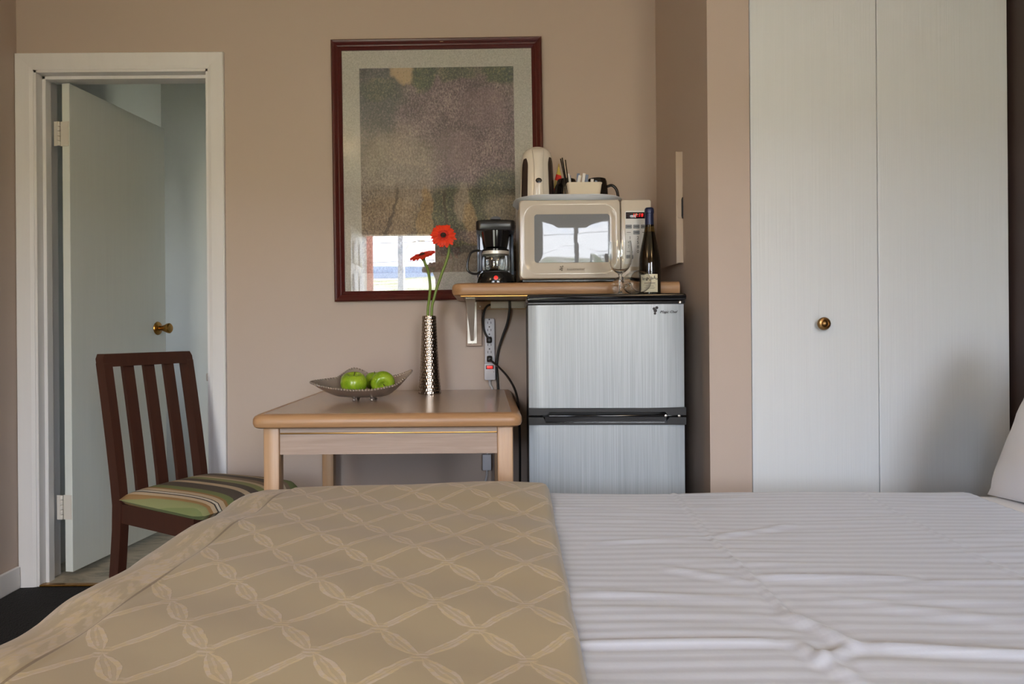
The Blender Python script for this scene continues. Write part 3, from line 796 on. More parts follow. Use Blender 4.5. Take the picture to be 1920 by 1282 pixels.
# upholstered seat: rounded trapezoid with a crown
bm = bm_new(); NU, NV = 26, 26; gv = {}
for lay in (0, 1):
    for j in range(NV + 1):
        for i in range(NU + 1):
            u = i / NU; v_ = -1 + 2 * j / NV
            edge = i in (0, NU) or j in (0, NV)
            if lay == 1 and edge: continue
            x = .018 + (SD + .012 - .018) * u
            hwid = (WR / 2 + .004) * (1 - u) + (WF / 2 + .008) * u
            # rounded front corners
            y = v_ * hwid
            if u > .9: y = v_ * (hwid - .022 * ((u - .9) / .1) ** 2)
            crown = (max(0, 1 - abs(2 * u - 1) ** 5) * max(0, 1 - abs(v_) ** 5)) ** .45
            z = .447 if lay == 1 else .466 + .030 * crown + (.0 if edge else .006 * (1 - (2 * u - 1) ** 2) * (1 - v_ * v_))
            if lay == 0 and edge: z = .462
            gv[(lay, i, j)] = bm.verts.new((x, y, z))
for lay in (0, 1):
    for j in range(NV):
        for i in range(NU):
            f = [gv.get((lay, a, c)) or gv[(0, a, c)] for a, c in ((i, j), (i + 1, j), (i + 1, j + 1), (i, j + 1))]
            bm.faces.new(f if lay == 0 else f[::-1])
finish('seat', bm, 'seat', ch)

# ------------------------------------------------------------------ framed picture
pc = thing('framed_picture', 'framed garden print with mahogany frame hanging above the table', 'picture', (-.176, BW - .001, 1.128), 0)
pc.rotation_euler = (0, R(-.45), 0)
PW, PH, FWD = .834, 1.036, .040
def frame_side(p0, p1, n):
    # moulding section (inwards offset, outwards from wall); mitred
    sec = [(0, 0), (0, .022), (.006, .028), (.012, .026), (.017, .020), (.026, .017), (.030, .019), (.034, .016), (.040, .012), (.040, 0)]
    lo = []
    for p, sx in ((p0, 1), (p1, -1)):
        d = (Vector(p1) - Vector(p0)).normalized()
        lo.append([(p[0] + n[0] * o + d[0] * o * sx, -h, p[1] + n[1] * o + d[1] * o * sx) for o, h in sec])
    return loft(lo)
c_ = [(-PW / 2, 0), (PW / 2, 0), (PW / 2, PH), (-PW / 2, PH)]
for i, n in enumerate(((0, 1), (-1, 0), (0, -1), (1, 0))):
    finish('frame_rail', frame_side(c_[i], c_[(i + 1) % 4], n), 'frame', pc)
finish('frame_nick', prism(rr(.014, .004, .0018, 3, .022, PH - .014), -.0235, -.0215), 'cleat', pc)
m = MatB('speckled sage mat board').set(Roughness=0.75)
n = m.noise(260, 3, .7); m.color(m.mix(n.step(.35, .65), rgb(190, 185, 176), rgb(218, 213, 204))); MT['mat'] = m.m
finish('mat_board', box(-PW / 2 + .036, PW / 2 - .036, -.006, -.001, .036, PH - .036), 'mat', pc, False)
# print: loose foliage painting
AW, AH = .613, .814
m = MatB('impressionist foliage print').set(Roughness=0.6)
gx, gy, gz = m.xyz('Object')
wn_ = m.noise(7, 4, .6); wn2 = m.noise(9, 4, .6, m.mapped((1, 1, 1.3)))
u = (gx - (-.0015)) / AW + .5 + (wn_ - .5) * .16; v_ = (gz - .111) / AH + (wn2 - .5) * .14
def blob(cx, cy, rx, ry, soft=.5):
    e = ((u - cx) / rx) * ((u - cx) / rx) + ((v_ - cy) / ry) * ((v_ - cy) / ry)
    return 1.0 - e.step(1 - soft, 1 + soft)
fleck = (m.noise(1.0, 5, .8, m.mapped((150, 150, 90))) - .5) * 1.5 + .52
fleck = fleck + (m.noise(11, 4, .65) - .5) * .55
fleck2 = m.noise(170, 2, .7)
base = m.ramp(fleck, [(.3, rgb(84, 74, 72)), (.48, rgb(128, 116, 110)), (.6, rgb(160, 146, 134)), (.75, rgb(188, 174, 158))])
mauve = m.ramp(fleck, [(.3, rgb(72, 56, 60)), (.48, rgb(112, 90, 100)), (.6, rgb(146, 122, 128)), (.75, rgb(190, 168, 158))])
green = m.ramp(fleck, [(.3, rgb(44, 52, 42)), (.5, rgb(74, 84, 66)), (.62, rgb(108, 112, 84)), (.75, rgb(156, 148, 108))])
dark = m.ramp(fleck, [(.3, rgb(58, 60, 60)), (.5, rgb(84, 84, 84)), (.65, rgb(118, 112, 112)), (.75, rgb(140, 130, 124))])
ochre = m.ramp(fleck, [(.3, rgb(112, 90, 62)), (.5, rgb(158, 130, 90)), (.65, rgb(190, 160, 116)), (.75, rgb(206, 182, 140))])
pale = m.ramp(fleck, [(.3, rgb(128, 118, 104)), (.5, rgb(164, 150, 132)), (.7, rgb(196, 178, 156))])
path = m.ramp(fleck, [(.3, rgb(128, 112, 100)), (.55, rgb(158, 142, 126)), (.75, rgb(180, 166, 146))])
c = base
def over(mask, col, k=1.0):
    global c
    c = m.mix(mask * k, c, col)
over(blob(.62, .68, .5, .30), mauve)
over(blob(.80, .80, .16, .10), rgb(150, 122, 128), .35); over(blob(.62, .60, .12, .10), rgb(160, 136, 140), .35)
over(blob(.08, .92, .22, .17), dark); over(blob(.05, .75, .18, .25), dark, .8); over(blob(.12, .9, .12, .06), green, .6)
over(blob(.30, .985, .09, .07, .4), rgb(206, 178, 138), .9)
over(blob(.42, .97, .07, .09), green); over(blob(.92, .985, .14, .06), green); over(blob(.62, .98, .14, .05), green, .8)
over(blob(.26, .50, .24, .20), pale, .6)
over(blob(.62, .26, .26, .17), green); over(blob(.9, .36, .2, .14), green, .9)
over(blob(.18, .26, .22, .11), ochre, .45); over(blob(.42, .26, .05, .16, .3), ochre, .9); over(blob(.66, .33, .05, .1), pale, .8); over(blob(.72, .24, .04, .1), ochre, .8)
over(blob(.95, .29, .14, .09), pale, .5)
over(1.0 - v_.step(.10, .15), path); over(blob(.78, .12, .3, .025), dark, .9); over(blob(.4, .1, .25, .02), dark, .6); over(blob(.9, .18, .3, .03), mauve, .6)
# trunks and branches
br = near(((gx + .22) - (gz - .25) * .28 + (wn_ - .5) * .12).abs(), .008) * gz.step(.12, .2) * (1.0 - gz.step(.42, .5))
over(br, rgb(70, 60, 52), .75)
br = near(((gx - .035) + (gz - .2) * .05 + (wn2 - .5) * .05).abs(), .007) * gz.step(.2, .24) * (1.0 - gz.step(.4, .46)); over(br, rgb(60, 58, 44), .8)
over(fleck2.step(.58, .66), rgb(200, 186, 170), .32); over(1.0 - fleck2.step(.34, .42), rgb(40, 34, 34), .35)
m.color(c); MT['print'] = m.m
finish('print', box(-AW / 2 - .0015, AW / 2 - .0015, -.0075, -.0062, .111, .111 + AH), 'print', pc, False)
finish('glass_pane', box(-PW / 2 + .034, PW / 2 - .034, -.0105, -.009, .034, PH - .034), 'pane', pc, False)

# ------------------------------------------------------------------ fridge
FX0, FX1, FY, FZ = .130, .608, 2.030, 1.112
fr = thing('mini_fridge', 'compact two door fridge with brushed silver fronts', 'fridge', ((FX0 + FX1) / 2, 2.3, 0))
wpart('cabinet', box(FX0 + .004, FX1 - .004, FY + .058, 2.60, .02, FZ - .022, .006), 'fridge_body', fr)
top = wpart('top_cap', prism(rr(FX1 - FX0 + .004, .021, .008, 4, (FX0 + FX1) / 2, FZ - .0105), FY - .004, 2.60, .004), 'black_gloss', fr)
wpart('top_hinge_pin', lathe([(.0, 0), (.006, 0), (.006, .006), (.0, .008)], 10, None, True, Matrix.Translation((FX1 - .016, FY + .006, FZ - .030))), 'screw', fr)
wpart('top_trim', box(FX0 + .001, FX1 - .001, FY + .003, FY + .058, FZ - .0305, FZ - .0225, .002), 'black', fr)
def door_front(z0, z1, bow=0.0):
    cx = (FX0 + FX1) / 2; W_ = FX1 - FX0 - .006
    sec = []
    for k in range(25):
        t = -1 + 2 * k / 24
        sec.append((cx + W_ / 2 * t, FY + .010 * abs(t) ** 14 + .004 * t * t))
    lo = []
    for z in (z0, z0 + (z1 - z0) * .5, z1):
        lo.append([(x, y, z + ((bow * (1 - ((x - cx) / (W_ / 2)) ** 2)) if z == z0 else 0)) for x, y in sec] + [(cx + W_ / 2, FY + .054, z), (cx - W_ / 2, FY + .054, z)])
    return loft(lo)
ud = wpart('freezer_door', door_front(.766, FZ - .032, -.0), 'fridge', fr)
ldr = wpart('fridge_door', door_front(.055, .716), 'fridge', fr)
def trim_shape(zs): return zs
W0, W1 = FX0 + .002, FX1 - .002
# black handle trim under the freezer door (deeper at the ends, hollow grip in the middle)
o1 = [(W0, .766), (W0, .7445), (W0 + .055, .7445), (W0 + .062, .754), (W1 - .062, .754), (W1 - .055, .7445), (W1, .7445), (W1, .768), (W1 - .15, .7655), (W0 + .15, .7645)]
bm = prism(o1, FY - .003, FY + .05); wpart('handle_trim', bm, 'black', ud, False)
o2 = [(W0, .738), (W0, .715), (W1, .715), (W1, .738), (W1 - .050, .738), (W1 - .058, .721), (W0 + .052, .721), (W0 + .044, .738)]
wpart('handle_trim', prism(o2, FY - .003, FY + .05), 'black', ldr, False)
wpart('grip_back', box(W0 + .05, W1 - .056, FY + .012, FY + .02, .7205, .7375), 'black_gloss', ldr, False)
wpart('grip_bar', box(W0 + .06, W1 - .06, FY + .0, FY + .012, .7385, .7445, .0025), 'black_gloss', ud)
hg = wpart('middle_hinge', box(W1 - .085, W1 - .005, FY + .004, FY + .03, .739, .744, .002), 'black_gloss', fr)
for x in (W1 - .02, W1 - .06): wpart('hinge_screw', lathe([(.0, 0), (.004, 0), (.004, .004), (.0, .005)], 10, None, True, Matrix.Translation((x, FY + .004, .7415)) @ Matrix.Rotation(R(90), 4, 'X')), 'screw', hg)
wpart('gasket', box(FX0 + .008, FX1 - .008, FY + .05, FY + .06, .05, FZ - .03), 'black', fr, False)
for x in (FX0 + .04, FX1 - .04):
    for y in (FY + .1, 2.55): wpart('foot', lathe([(.016, 0), (.016, .02)], 12, None, True, Matrix.Translation((x, y, 0))), 'black', fr)
fo = Vector(fr.location)
text('brand_lettering', 'Magic Chef', .0112, 'ink', ud, Vector((.556, FY - .0002, 1.056)) - fo, shear=.35)
bm = bm_new()
for dx, dz, r in ((0, 0, .0052), (-.004, .006, .0042), (.0045, .009, .0045), (-.001, -.0085, .0035)):
    lathe([(.0, 0), (r, 0), (r, .0006), (.0, .0006)], 14, bm, True, Matrix.Translation((.517 + dx, FY + .0009, 1.060 + dz)) @ Matrix.Rotation(R(90), 4, 'X'))
wpart('brand_emblem', bm, 'ink', ud)

fr.location = fr.location + Vector((.0125, -.006, 0)); fr.rotation_euler = (0, 0, R(-2.7))

# ------------------------------------------------------------------ wall shelf and what fixes it
SX0, SX1, SY, SZ0, SZ1 = -.111, .657, 2.24, 1.122, 1.1655
sf = thing('wall_shelf', 'beech edged wall shelf holding the microwave', 'shelf', ((SX0 + SX1) / 2, 2.45, SZ0))
def shelf_nose():
    cz = (SZ0 + SZ1) / 2; h = (SZ1 - SZ0) / 2
    prof = [(.034, -h), (.012, -h), (.004, -h * .8), (0, -h * .35), (0, h * .35), (.004, h * .78), (.014, h), (.034, h)]
    lo = []
    # left end wraps round the corner
    lo.append([(SX0 + o, BW - .004, cz + z) for o, z in prof])
    lo.append([(SX0 + o, SY + .05, cz + z) for o, z in prof])
    for k in range(7):
        a = R(180 + 90 * k / 6)
        lo.append([(SX0 + .042 + math.cos(a) * (.042 - o), SY + .042 + math.sin(a) * (.042 - o), cz + z) for o, z in prof])
    lo.append([(SX1, SY + o, cz + z) for o, z in prof])
    return loft(lo)
wpart('edge_moulding', shelf_nose(), 'beech_x', sf)
wpart('board', box(SX0 + .034, SX1, SY + .034, BW - .004, SZ0 + .002, SZ1 - .0005), 'laminate_x', sf, False)
wpart('gold_inlay', box(SX0 + .03, SX1 - .001, SY + .006, SY + .02, SZ0 - .0035, SZ0 + .001, .001), 'gold', sf)
wpart('cleat', box(-.073, .64, BW - .022, BW, 1.088, SZ0 - .0005, .001), 'cleat', sf, False)
wpart('backing_block', box(-.073, -.012, BW - .02, BW, .944, 1.088, .0015), 'laminate_x', sf, False)
bk = wpart('bracket', box(-.068, -.032, BW - .0245, BW - .022, .955, SZ0 - .004), 'steel', sf, False)
# stamped gusset: tapers downwards, ridge in the middle
def gus(w0, w1, off, fy=0.0): return loft([[(-.050 - w0, 2.34 - fy, SZ0 - .006), (-.050 + w0, 2.34 - fy, SZ0 - .006), (-.050 + w0, 2.36 + off, SZ0 - .006), (-.050 - w0, 2.36 + off, SZ0 - .006)],
                                   [(-.050 - w1, BW - .032 - fy, .965), (-.050 + w1, BW - .032 - fy, .965), (-.050 + w1, BW - .024, .965), (-.050 - w1, BW - .024, .965)]])
wpart('gusset', gus(.017, .006, .01), 'steel', bk, False)
wpart('gusset_rib', gus(.005, .003, -.012, .004), 'steel', bk, False)
wpart('bracket_arm', box(-.066, -.034, 2.33, BW - .022, SZ0 - .005, SZ0 - .001), 'steel', bk, False)
for x, z in ((-.06, 1.10), (-.040, 1.106), (-.05, .956)):
    wpart('screw', lathe([(.0, .002), (.0035, .0015), (.004, 0), (.0, 0)], 10, None, True, Matrix.Translation((x, BW - .0245, z)) @ Matrix.Rotation(R(90), 4, 'X')), 'screw', bk)
for x, z in ((-.017, 1.101), (.17, 1.10)):
    wpart('cleat_screw', lathe([(.0, .002), (.0035, .0015), (.0042, 0), (.0, 0)], 10, None, True, Matrix.Translation((x, BW - .022, z)) @ Matrix.Rotation(R(90), 4, 'X')), 'screw', sf)
jb = tag(finish('cable_cover', box(.024, .162, BW - .040, BW - .0225, 1.092, 1.1195, .002), 'white_box'), 'flat pale cable cover screwed under the shelf', 'cable cover')

# power strip
ps = thing('power_strip', 'white six outlet power strip on the wall beside the shelf bracket', 'power strip', (.019, BW, .81))
wpart('housing', prism(rr(.040, .180, .006, 4, .019, .963), BW - .027, BW - .001, .003), 'strip', ps)
wpart('switch_housing', prism(rr(.044, .066, .006, 4, .019, .842), BW - .032, BW - .001, .003), 'strip', ps)
sw = wpart('switch_bezel', box(.003, .034, BW - .034, BW - .031, .853, .868, .001), 'black', ps)
wpart('switch_rocker', box(.007, .030, BW - .037, BW - .033, .855, .866, .001), 'switch_red', sw)
wpart('indicator', lathe([(.0, 0), (.0015, 0), (.0015, .001), (.0, .0012)], 8, None, True, Matrix.Translation((.034, BW - .032, .842)) @ Matrix.Rotation(R(90), 4, 'X')), 'slot', ps)
for k in range(6):
    z = 1.036 - k * .029
    bm = box(.0105, .0125, BW - .0276, BW - .0268, z - .0045, z + .0045)
    add_box(bm, .0235, .0255, BW - .0276, BW - .0268, z - .0045, z + .0045)
    lathe([(.0, 0), (.0028, 0), (.0028, .0006), (.0, .0006)], 10, bm, True, Matrix.Translation((.018, BW - .027, z + .0125)) @ Matrix.Rotation(R(90), 4, 'X'))
    wpart('outlet', bm, 'slot', ps, False)
def cord(name, label, pts, r, mat, plug=None, smooth=8):
    t = thing(name, label, 'cord', pts[0])
    wpart('cable', tube(pts, r, 10, None, smooth), mat, t)
    if plug:
        (c0, ax) = plug
        lo = []
        for o, w, h in ((0, .011, .013), (.006, .012, .014), (.016, .010, .011), (.020, .006, .007)):
            lo.append([(c0[0] + a, c0[1] - o, c0[2] + b_) for a, b_ in rr(2 * w * .9, 2 * h * .9, .005, 3)])
        wpart('plug', loft(lo), mat, t)
    return t
cord('appliance_lead', 'black cord looping from the cable cover into the power strip', [(.016, BW - .048, .975), (.006, BW - .046, .985), (-.004, BW - .040, 1.01), (-.007, BW - .030, 1.05), (0.0, BW - .030, 1.085), (.012, BW - .032, 1.102), (.026, BW - .032, 1.108)], .0042, 'rubber', ((.017, BW - .0277, .968), 0))
cord('appliance_lead', 'thick black cord hanging from the shelf down behind the table', [(.098, BW - .046, SZ0 - .002), (.097, BW - .045, 1.08), (.088, BW - .035, 1.03), (.068, BW - .022, .975), (.052, BW - .014, .92), (.046, BW - .010, .86), (.050, BW - .009, .79), (.052, BW - .009, .70), (.05, BW - .009, .58)], .0048, 'rubber')
cord('appliance_lead', 'black fridge cord running from the power strip past the table edge', [(.020, BW - .046, .890), (.030, BW - .060, .882), (.050, 2.58, .866), (.085, 2.48, .83), (.110, 2.38, .78), (.116, 2.3, .70), (.117, 2.28, .60), (.117, 2.30, .45)], .0042, 'rubber', ((.018, BW - .0277, .893), 0))
cord('power_strip_lead', 'pale grey lead leaving the foot of the power strip', [(.018, BW - .014, .812), (.019, BW - .012, .79), (.028, BW - .010, .77), (.03, BW - .010, .70), (.012, BW - .010, .58), (.006, BW - .010, .512)], .005, 'grey_cable')
ab = thing('plug_adapter', 'white plug adapter on the wall beneath the table', 'adapter', (.004, BW, .455))
wpart('body', prism(rr(.034, .062, .004, 3, .004, .484), BW - .03, BW - .001, .002), 'strip', ab)
wpart('lead', tube([(.004, BW - .012, .455), (.003, BW - .012, .43), (-.008, BW - .012, .38), (-.02, BW - .012, .30), (-.02, BW - .015, .14)], .0045, 8, None, 6), 'grey_cable', ab)

# panel box on the niche wall
px_ = thing('breaker_panel', 'shallow beige breaker panel on the niche side wall', 'panel', (XN, 2.41, 1.235))
wpart('box', box(XN - .018, XN, 2.315, 2.505, 1.238, 1.615, .0015), 'wall', px_, False)
dr = wpart('cover', box(XN - .024, XN - .018, 2.311, 2.51, 1.232, 1.620, .0015), 'wall', px_, False)
wpart('edge_strip', box(XN - .024, XN - .0005, 2.3085, 2.3112, 1.234, 1.618), 'panel_edge', px_, False)
lt = wpart('latch', prism([(XN - .016, 1.388), (XN - .019, 1.395), (XN - .019, 1.450), (XN - .016, 1.458), (XN - .006, 1.458), (XN - .004, 1.45), (XN - .004, 1.396), (XN - .006, 1.388)], 2.3055, 2.309), 'panel_edge', px_, False)
wpart('latch_slot', prism([(XN - .004, 1.386), (XN - .007, 1.394), (XN - .007, 1.452), (XN - .004, 1.46), (XN - .001, 1.46), (XN - .001, 1.386)], 2.3045, 2.3058), 'ink', lt, False)

# ------------------------------------------------------------------ microwave
MX_0, MX_1, MYF, MZ0, MZ1 = .120, .569, 2.262, 1.178, 1.446
mw = thing('microwave', 'cream microwave oven with a mirrored window on the shelf', 'microwave', ((MX_0 + MX_1) / 2, 2.42, SZ1))
mcx, mcz = (MX_0 + MX_1) / 2, (MZ0 + MZ1) / 2
wpart('casing', box(MX_0 + .004, MX_1 - .004, MYF + .026, 2.60, MZ0 + .002, MZ1 - .004, .006), 'cream_side', mw)
for x in (MX_0 + .04, MX_1 - .04):
    for y in (MYF + .06, 2.56): wpart('foot', lathe([(.013, SZ1 - .0004), (.015, MZ0 + .003)], 14, None, True, Matrix.Translation((x, y, 0))), 'black', mw)
wpart('base_vent', box(MX_0 + .012, MX_1 - .012, MYF + .03, 2.59, SZ1 + .006, MZ0 + .003), 'black', mw, False)
DXR = .464
dw, dh = DXR - MX_0, MZ1 - MZ0; dcx = (MX_0 + DXR) / 2
def rl(w, h, r, y, cx=dcx, cz_=mcz, bul=0.0):
    out = []
    for a, b_ in rr(w, h, r, 8, cx, cz_):
        t = (a - dcx) / (dw / 2)
        out.append((a, y - bul * (1 - t * t), b_))
    return out
wcx, wcz = (.178 + .420) / 2, 1.3155
wide, high = .250, .158
lo = [rl(dw - .006, dh - .006, .008, MYF + .026), rl(dw, dh, .010, MYF + .018), rl(dw, dh, .012, MYF + .006), rl(dw - .006, dh - .006, .014, MYF, bul=.004),
      rl(dw - .026, dh - .030, .045, MYF - .002, bul=.006), rl(dw - .034, dh - .038, .046, MYF - .0015, bul=.006)]
o_in = rl(wide + .016, high + .016, .016, MYF + .008, wcx, wcz, .006); o_in2 = rl(wide + .002, high + .002, .010, MYF + .009, wcx, wcz, .006)
mid = [(a[0] * .45 + b_[0] * .55, a[1] * .45 + b_[1] * .55 + .0005, a[2] * .45 + b_[2] * .55) for a, b_ in zip(lo[-1], o_in)]
md_ = wpart('door', loft(lo + [mid, o_in, o_in2], True, False), 'cream', mw)
# curved window pane
bm = loft([rl(wide + .006, high + .006, .010, MYF + .0035, wcx, wcz, .0012), rl(wide * .6, high * .6, .010, MYF + .0032, wcx, wcz, .0012), rl(wide * .2, high * .2, .006, MYF + .0031, wcx, wcz, .0012)], False, True)
wpart('window', bm, 'oven_glass', md_)
mo = Vector(mw.location)
text('brand_lettering', 'toastmaster', .0125, 'ink_grey', md_, Vector((.309, MYF - .0085, 1.2095)) - mo, shear=.1)
bm = bm_new()
for dx, dz, r in ((0, 0, .0035), (-.004, .006, .0022), (.003, .0075, .0026), (-.006, -.003, .002), (0, -.006, .0022)):
    lathe([(.0, 0), (r, 0), (r, .0006), (.0, .0006)], 12, bm, True, Matrix.Translation((.262 + dx, MYF - .0082, 1.212 + dz)) @ Matrix.Rotation(R(90), 4, 'X'))
wpart('brand_emblem', bm, 'ink_grey', md_)
# control panel
cpw = MX_1 - DXR - .002; ccx = (DXR + .002 + MX_1) / 2
lo = [[(a, y, b_) for a, b_ in rr(cpw - s_, dh - s_, .008, 5, ccx, mcz)] for y, s_ in ((MYF + .026, .006), (MYF + .018, 0), (MYF + .008, 0), (MYF + .003, .004), (MYF + .002, .010))]
cpn = wpart('control_panel', loft(lo), 'cream', mw)
kp = wpart('keypad', prism(rr(.082, .190, .006, 4, .5205, 1.312), MYF + .0005, MYF + .003), 'keypad', cpn)
wpart('display', box(.4815, .5595, MYF - .0008, MYF + .001, 1.380, 1.402, .0008), 'display', cpn)
text('display_digits', '11:18', .0165, 'led_red', cpn, Vector((.522, MYF - .0011, 1.391)) - mo, shear=.1)
for i, (x, z, mt) in enumerate(((.491, 1.353, 'key_dark'), (.517, 1.353, 'key_dark'), (.543, 1.353, 'key_dark'), (.491, 1.333, 'keypad'), (.517, 1.333, 'key_dark'), (.543, 1.333, 'keypad'), (.495, 1.250, 'key_dark'), (.545, 1.250, 'key_dark'))):
    kk = wpart('button', prism(rr(.0215, .013, .0015, 2, x, z), MYF - .0012, MYF + .001), mt, cpn)
    wpart('button_print', box(x - .007, x + .007, MYF - .0015, MYF - .0011, z - .0008, z + .0008), 'ink', kk, False)
for i, ch_ in enumerate('123456789'):
    text('key_digit', ch_, .0155, 'ink', cpn, Vector((.4955 + (i % 3) * .0265, MYF + .0001, 1.3145 - (i // 3) * .0155)) - mo)
text('key_digit', '0', .0155, 'ink', cpn, Vector((.522, MYF + .0001, 1.268)) - mo)
wpart('key_print', box(.487, .504, MYF + .0001, MYF + .0006, 1.2675, 1.2690), 'ink', cpn, False)

# ------------------------------------------------------------------ coffee maker and its carafe
kx, ky = .040, 2.355
cm = thing('coffee_maker', 'small black drip coffee maker beside the microwave', 'coffee maker', (kx, ky, SZ1))
def dsh(w, d, z, off=0.0, r=.05):
    """D-shaped section: round front, flat back"""
    out = []
    for k in range(17):
        a = R(180 + 180 * k / 16); out.append((w * math.cos(a), off + d * math.sin(a) * .9, z))
    out += [(w, off + .09, z), (-w, off + .09, z)]
    return out
finish('base', loft([dsh(.066, .062, 0), dsh(.067, .063, .006), dsh(.064, .060, .022), dsh(.058, .055, .036), dsh(.052, .05, .042)]), 'black_gloss', cm)
finish('hot_plate', lathe([(.0, .042), (.046, .042), (.046, .0455), (.0, .0455)], 28, None, True, Matrix.Translation((0, 0, 0))), 'ink', cm)
finish('water_tank', loft([[(a, b_, z) for a, b_ in rr(.132, .07, .012, 4, 0, .093)] for z in (.0, .196)]), 'black_gloss', cm)
for s in (-1, 1): finish('tank_edge', box(s * .061 - .0045, s * .061 + .0045, .05, .06, .04, .193, .002), plain('blue grey gloss plastic', rgb(104, 116, 140), .15), cm)
hd = finish('brew_head', loft([[(a, b_, z) for a, b_ in rr(w, d, .018, 5, 0, .038)] for z, w, d in ((.186, .130, .166), (.190, .136, .172), (.216, .136, .172), (.221, .132, .168))]), 'black', cm)
finish('lid', loft([[(a, b_, z) for a, b_ in rr(w, d, .02, 5, 0, .03)] for z, w, d in ((.221, .118, .13), (.2245, .116, .126))]), 'black_gloss', cm)
finish('lid_tab', prism([(.018 * math.cos(R(a)), .2235 + .010 * math.sin(R(a))) for a in range(0, 181, 15)], -.052, -.040), 'black', hd)
finish('filter_basket', loft([dsh(.042, .046, .130, -.004), dsh(.046, .050, .150, -.004), dsh(.050, .054, .186, -.004)]), 'black_gloss', cm)
bt = finish('power_button_ring', lathe([(.0, 0), (.0105, 0), (.010, .003), (.0085, .0035), (.0, .003)], 20, None, True, Matrix.Translation((.0, -.0525, .020)) @ Matrix.Rotation(R(78), 4, 'X')), 'black', cm)
finish('power_button', lathe([(.0, .002), (.0075, .002), (.0072, .0045), (.0, .0055)], 18, None, True, Matrix.Translation((.0, -.0525, .020)) @ Matrix.Rotation(R(78), 4, 'X')), 'switch_red', bt)
cf = thing('coffee_carafe', 'empty glass carafe standing in the coffee maker', 'carafe', (kx, ky, SZ1 + .0457))
finish('glass_body', lathe([(.0, 0), (.040, 0), (.047, .004), (.052, .016), (.053, .032), (.050, .052), (.046, .064), (.0445, .064), (.0485, .051), (.0513, .032), (.0503, .017), (.046, .0062), (.040, .0018), (.0, .0018)], 40, None, False), 'glass', cf)
col_ = finish('collar', lathe([(.0462, .060), (.0482, .060), (.0485, .070), (.0465, .072), (.0462, .072)], 36, None, False), 'steel', cf)
finish('lid', lathe([(.0, .070), (.047, .070), (.0475, .077), (.04, .081), (.0, .081)], 36), 'black_gloss', cf)
finish('handle', tube([(-.046, -.018, .070), (-.068, -.026, .073), (-.088, -.032, .062), (-.098, -.035, .030), (-.098, -.035, .006), (-.086, -.032, -.006), (-.066, -.025, -.008), (-.052, -.018, .002)], .0042, 8, None, 6), 'black', cf)
finish('handle_band', box(-.0575, -.0475, -.026, -.012, .0, .074, .003), plain('slate blue plastic', rgb(60, 66, 84), .3), cf)
for k in range(4):
    a = R(238); r_ = .0535 if k in (1, 2) else .0522
    finish('level_mark', box(-.006, .006, -.0006, 0, -.0006, .0006), 'paper', cf, False).matrix_local = Matrix.Translation((r_ * math.cos(a), r_ * math.sin(a), .016 + k * .011)) @ Matrix.Rotation(a + PI / 2, 4, 'Z')

# ------------------------------------------------------------------ tray on the microwave
tyc = (.298, 2.415); TZ0 = MZ1 - .0035
ty = thing('serving_tray', 'pale blue grey oval serving tray on top of the microwave', 'tray', (tyc[0], tyc[1], TZ0))
def trl(w, d, z, r): return [(a, b_, z) for a, b_ in rr(w, d, r, 8)]
finish('tray_body', loft([trl(.30, .22, .0, .09), trl(.345, .262, .006, .10), trl(.378, .295, .019, .11), trl(.384, .300, .0215, .112), trl(.380, .297, .0235, .111), trl(.368, .285, .0205, .108), trl(.335, .252, .009, .10), trl(.30, .22, .0035, .09)]), 'tray', ty)
TT = TZ0 + .0036
# kettle, back handle towards the camera
kt = thing('electric_kettle', 'white jug kettle with smoked water gauges on the tray', 'kettle', (.194, 2.420, TT))
KP = [(0, .060), (.006, .063), (.02, .0625), (.06, .0610), (.10, .0590), (.13, .0572), (.148, .0545), (.160, .0490), (.168, .0400), (.1725, .024), (.174, .0)]
def krad(z):
    for (z0, r0), (z1, r1) in zip(KP, KP[1:]):
        if z0 <= z <= z1: return r0 + (r1 - r0) * (z - z0) / (z1 - z0)
    return KP[-1][1]
KS = 1.245
finish('body', lathe([(r_, z * KS) for z, r_ in KP], 48), 'kettle', kt)
def kpatch(a0, a1, z0, z1, off, nz=16, na=8, taper=0.0):
    bm = bm_new(); lo = []
    for j in range(nz + 1):
        z = z0 + (z1 - z0) * j / nz
        e = 1 - max(0, (j / nz - .8) / .2) ** 2 * .55
        c0 = (a0 + a1) / 2; h_ = (a1 - a0) / 2 * e * (1 - taper * j / nz)
        r_ = krad(z / KS) + off
        out = [((r_) * math.cos(R(c0 - h_ + 2 * h_ * i / na)), r_ * math.sin(R(c0 - h_ + 2 * h_ * i / na)), z) for i in range(na + 1)]
        r2 = r_ - .005
        out += [(r2 * math.cos(R(c0 + h_ - 2 * h_ * i / na)), r2 * math.sin(R(c0 + h_ - 2 * h_ * i / na)), z) for i in range(na + 1)]
        lo.append(out)
    return loft(lo, True, True, bm)
finish('water_gauge', kpatch(308, 338, .030, .176, .0012), 'smoke', kt)
finish('water_gauge', kpatch(202, 232, .030, .172, .0012), 'smoke', kt)
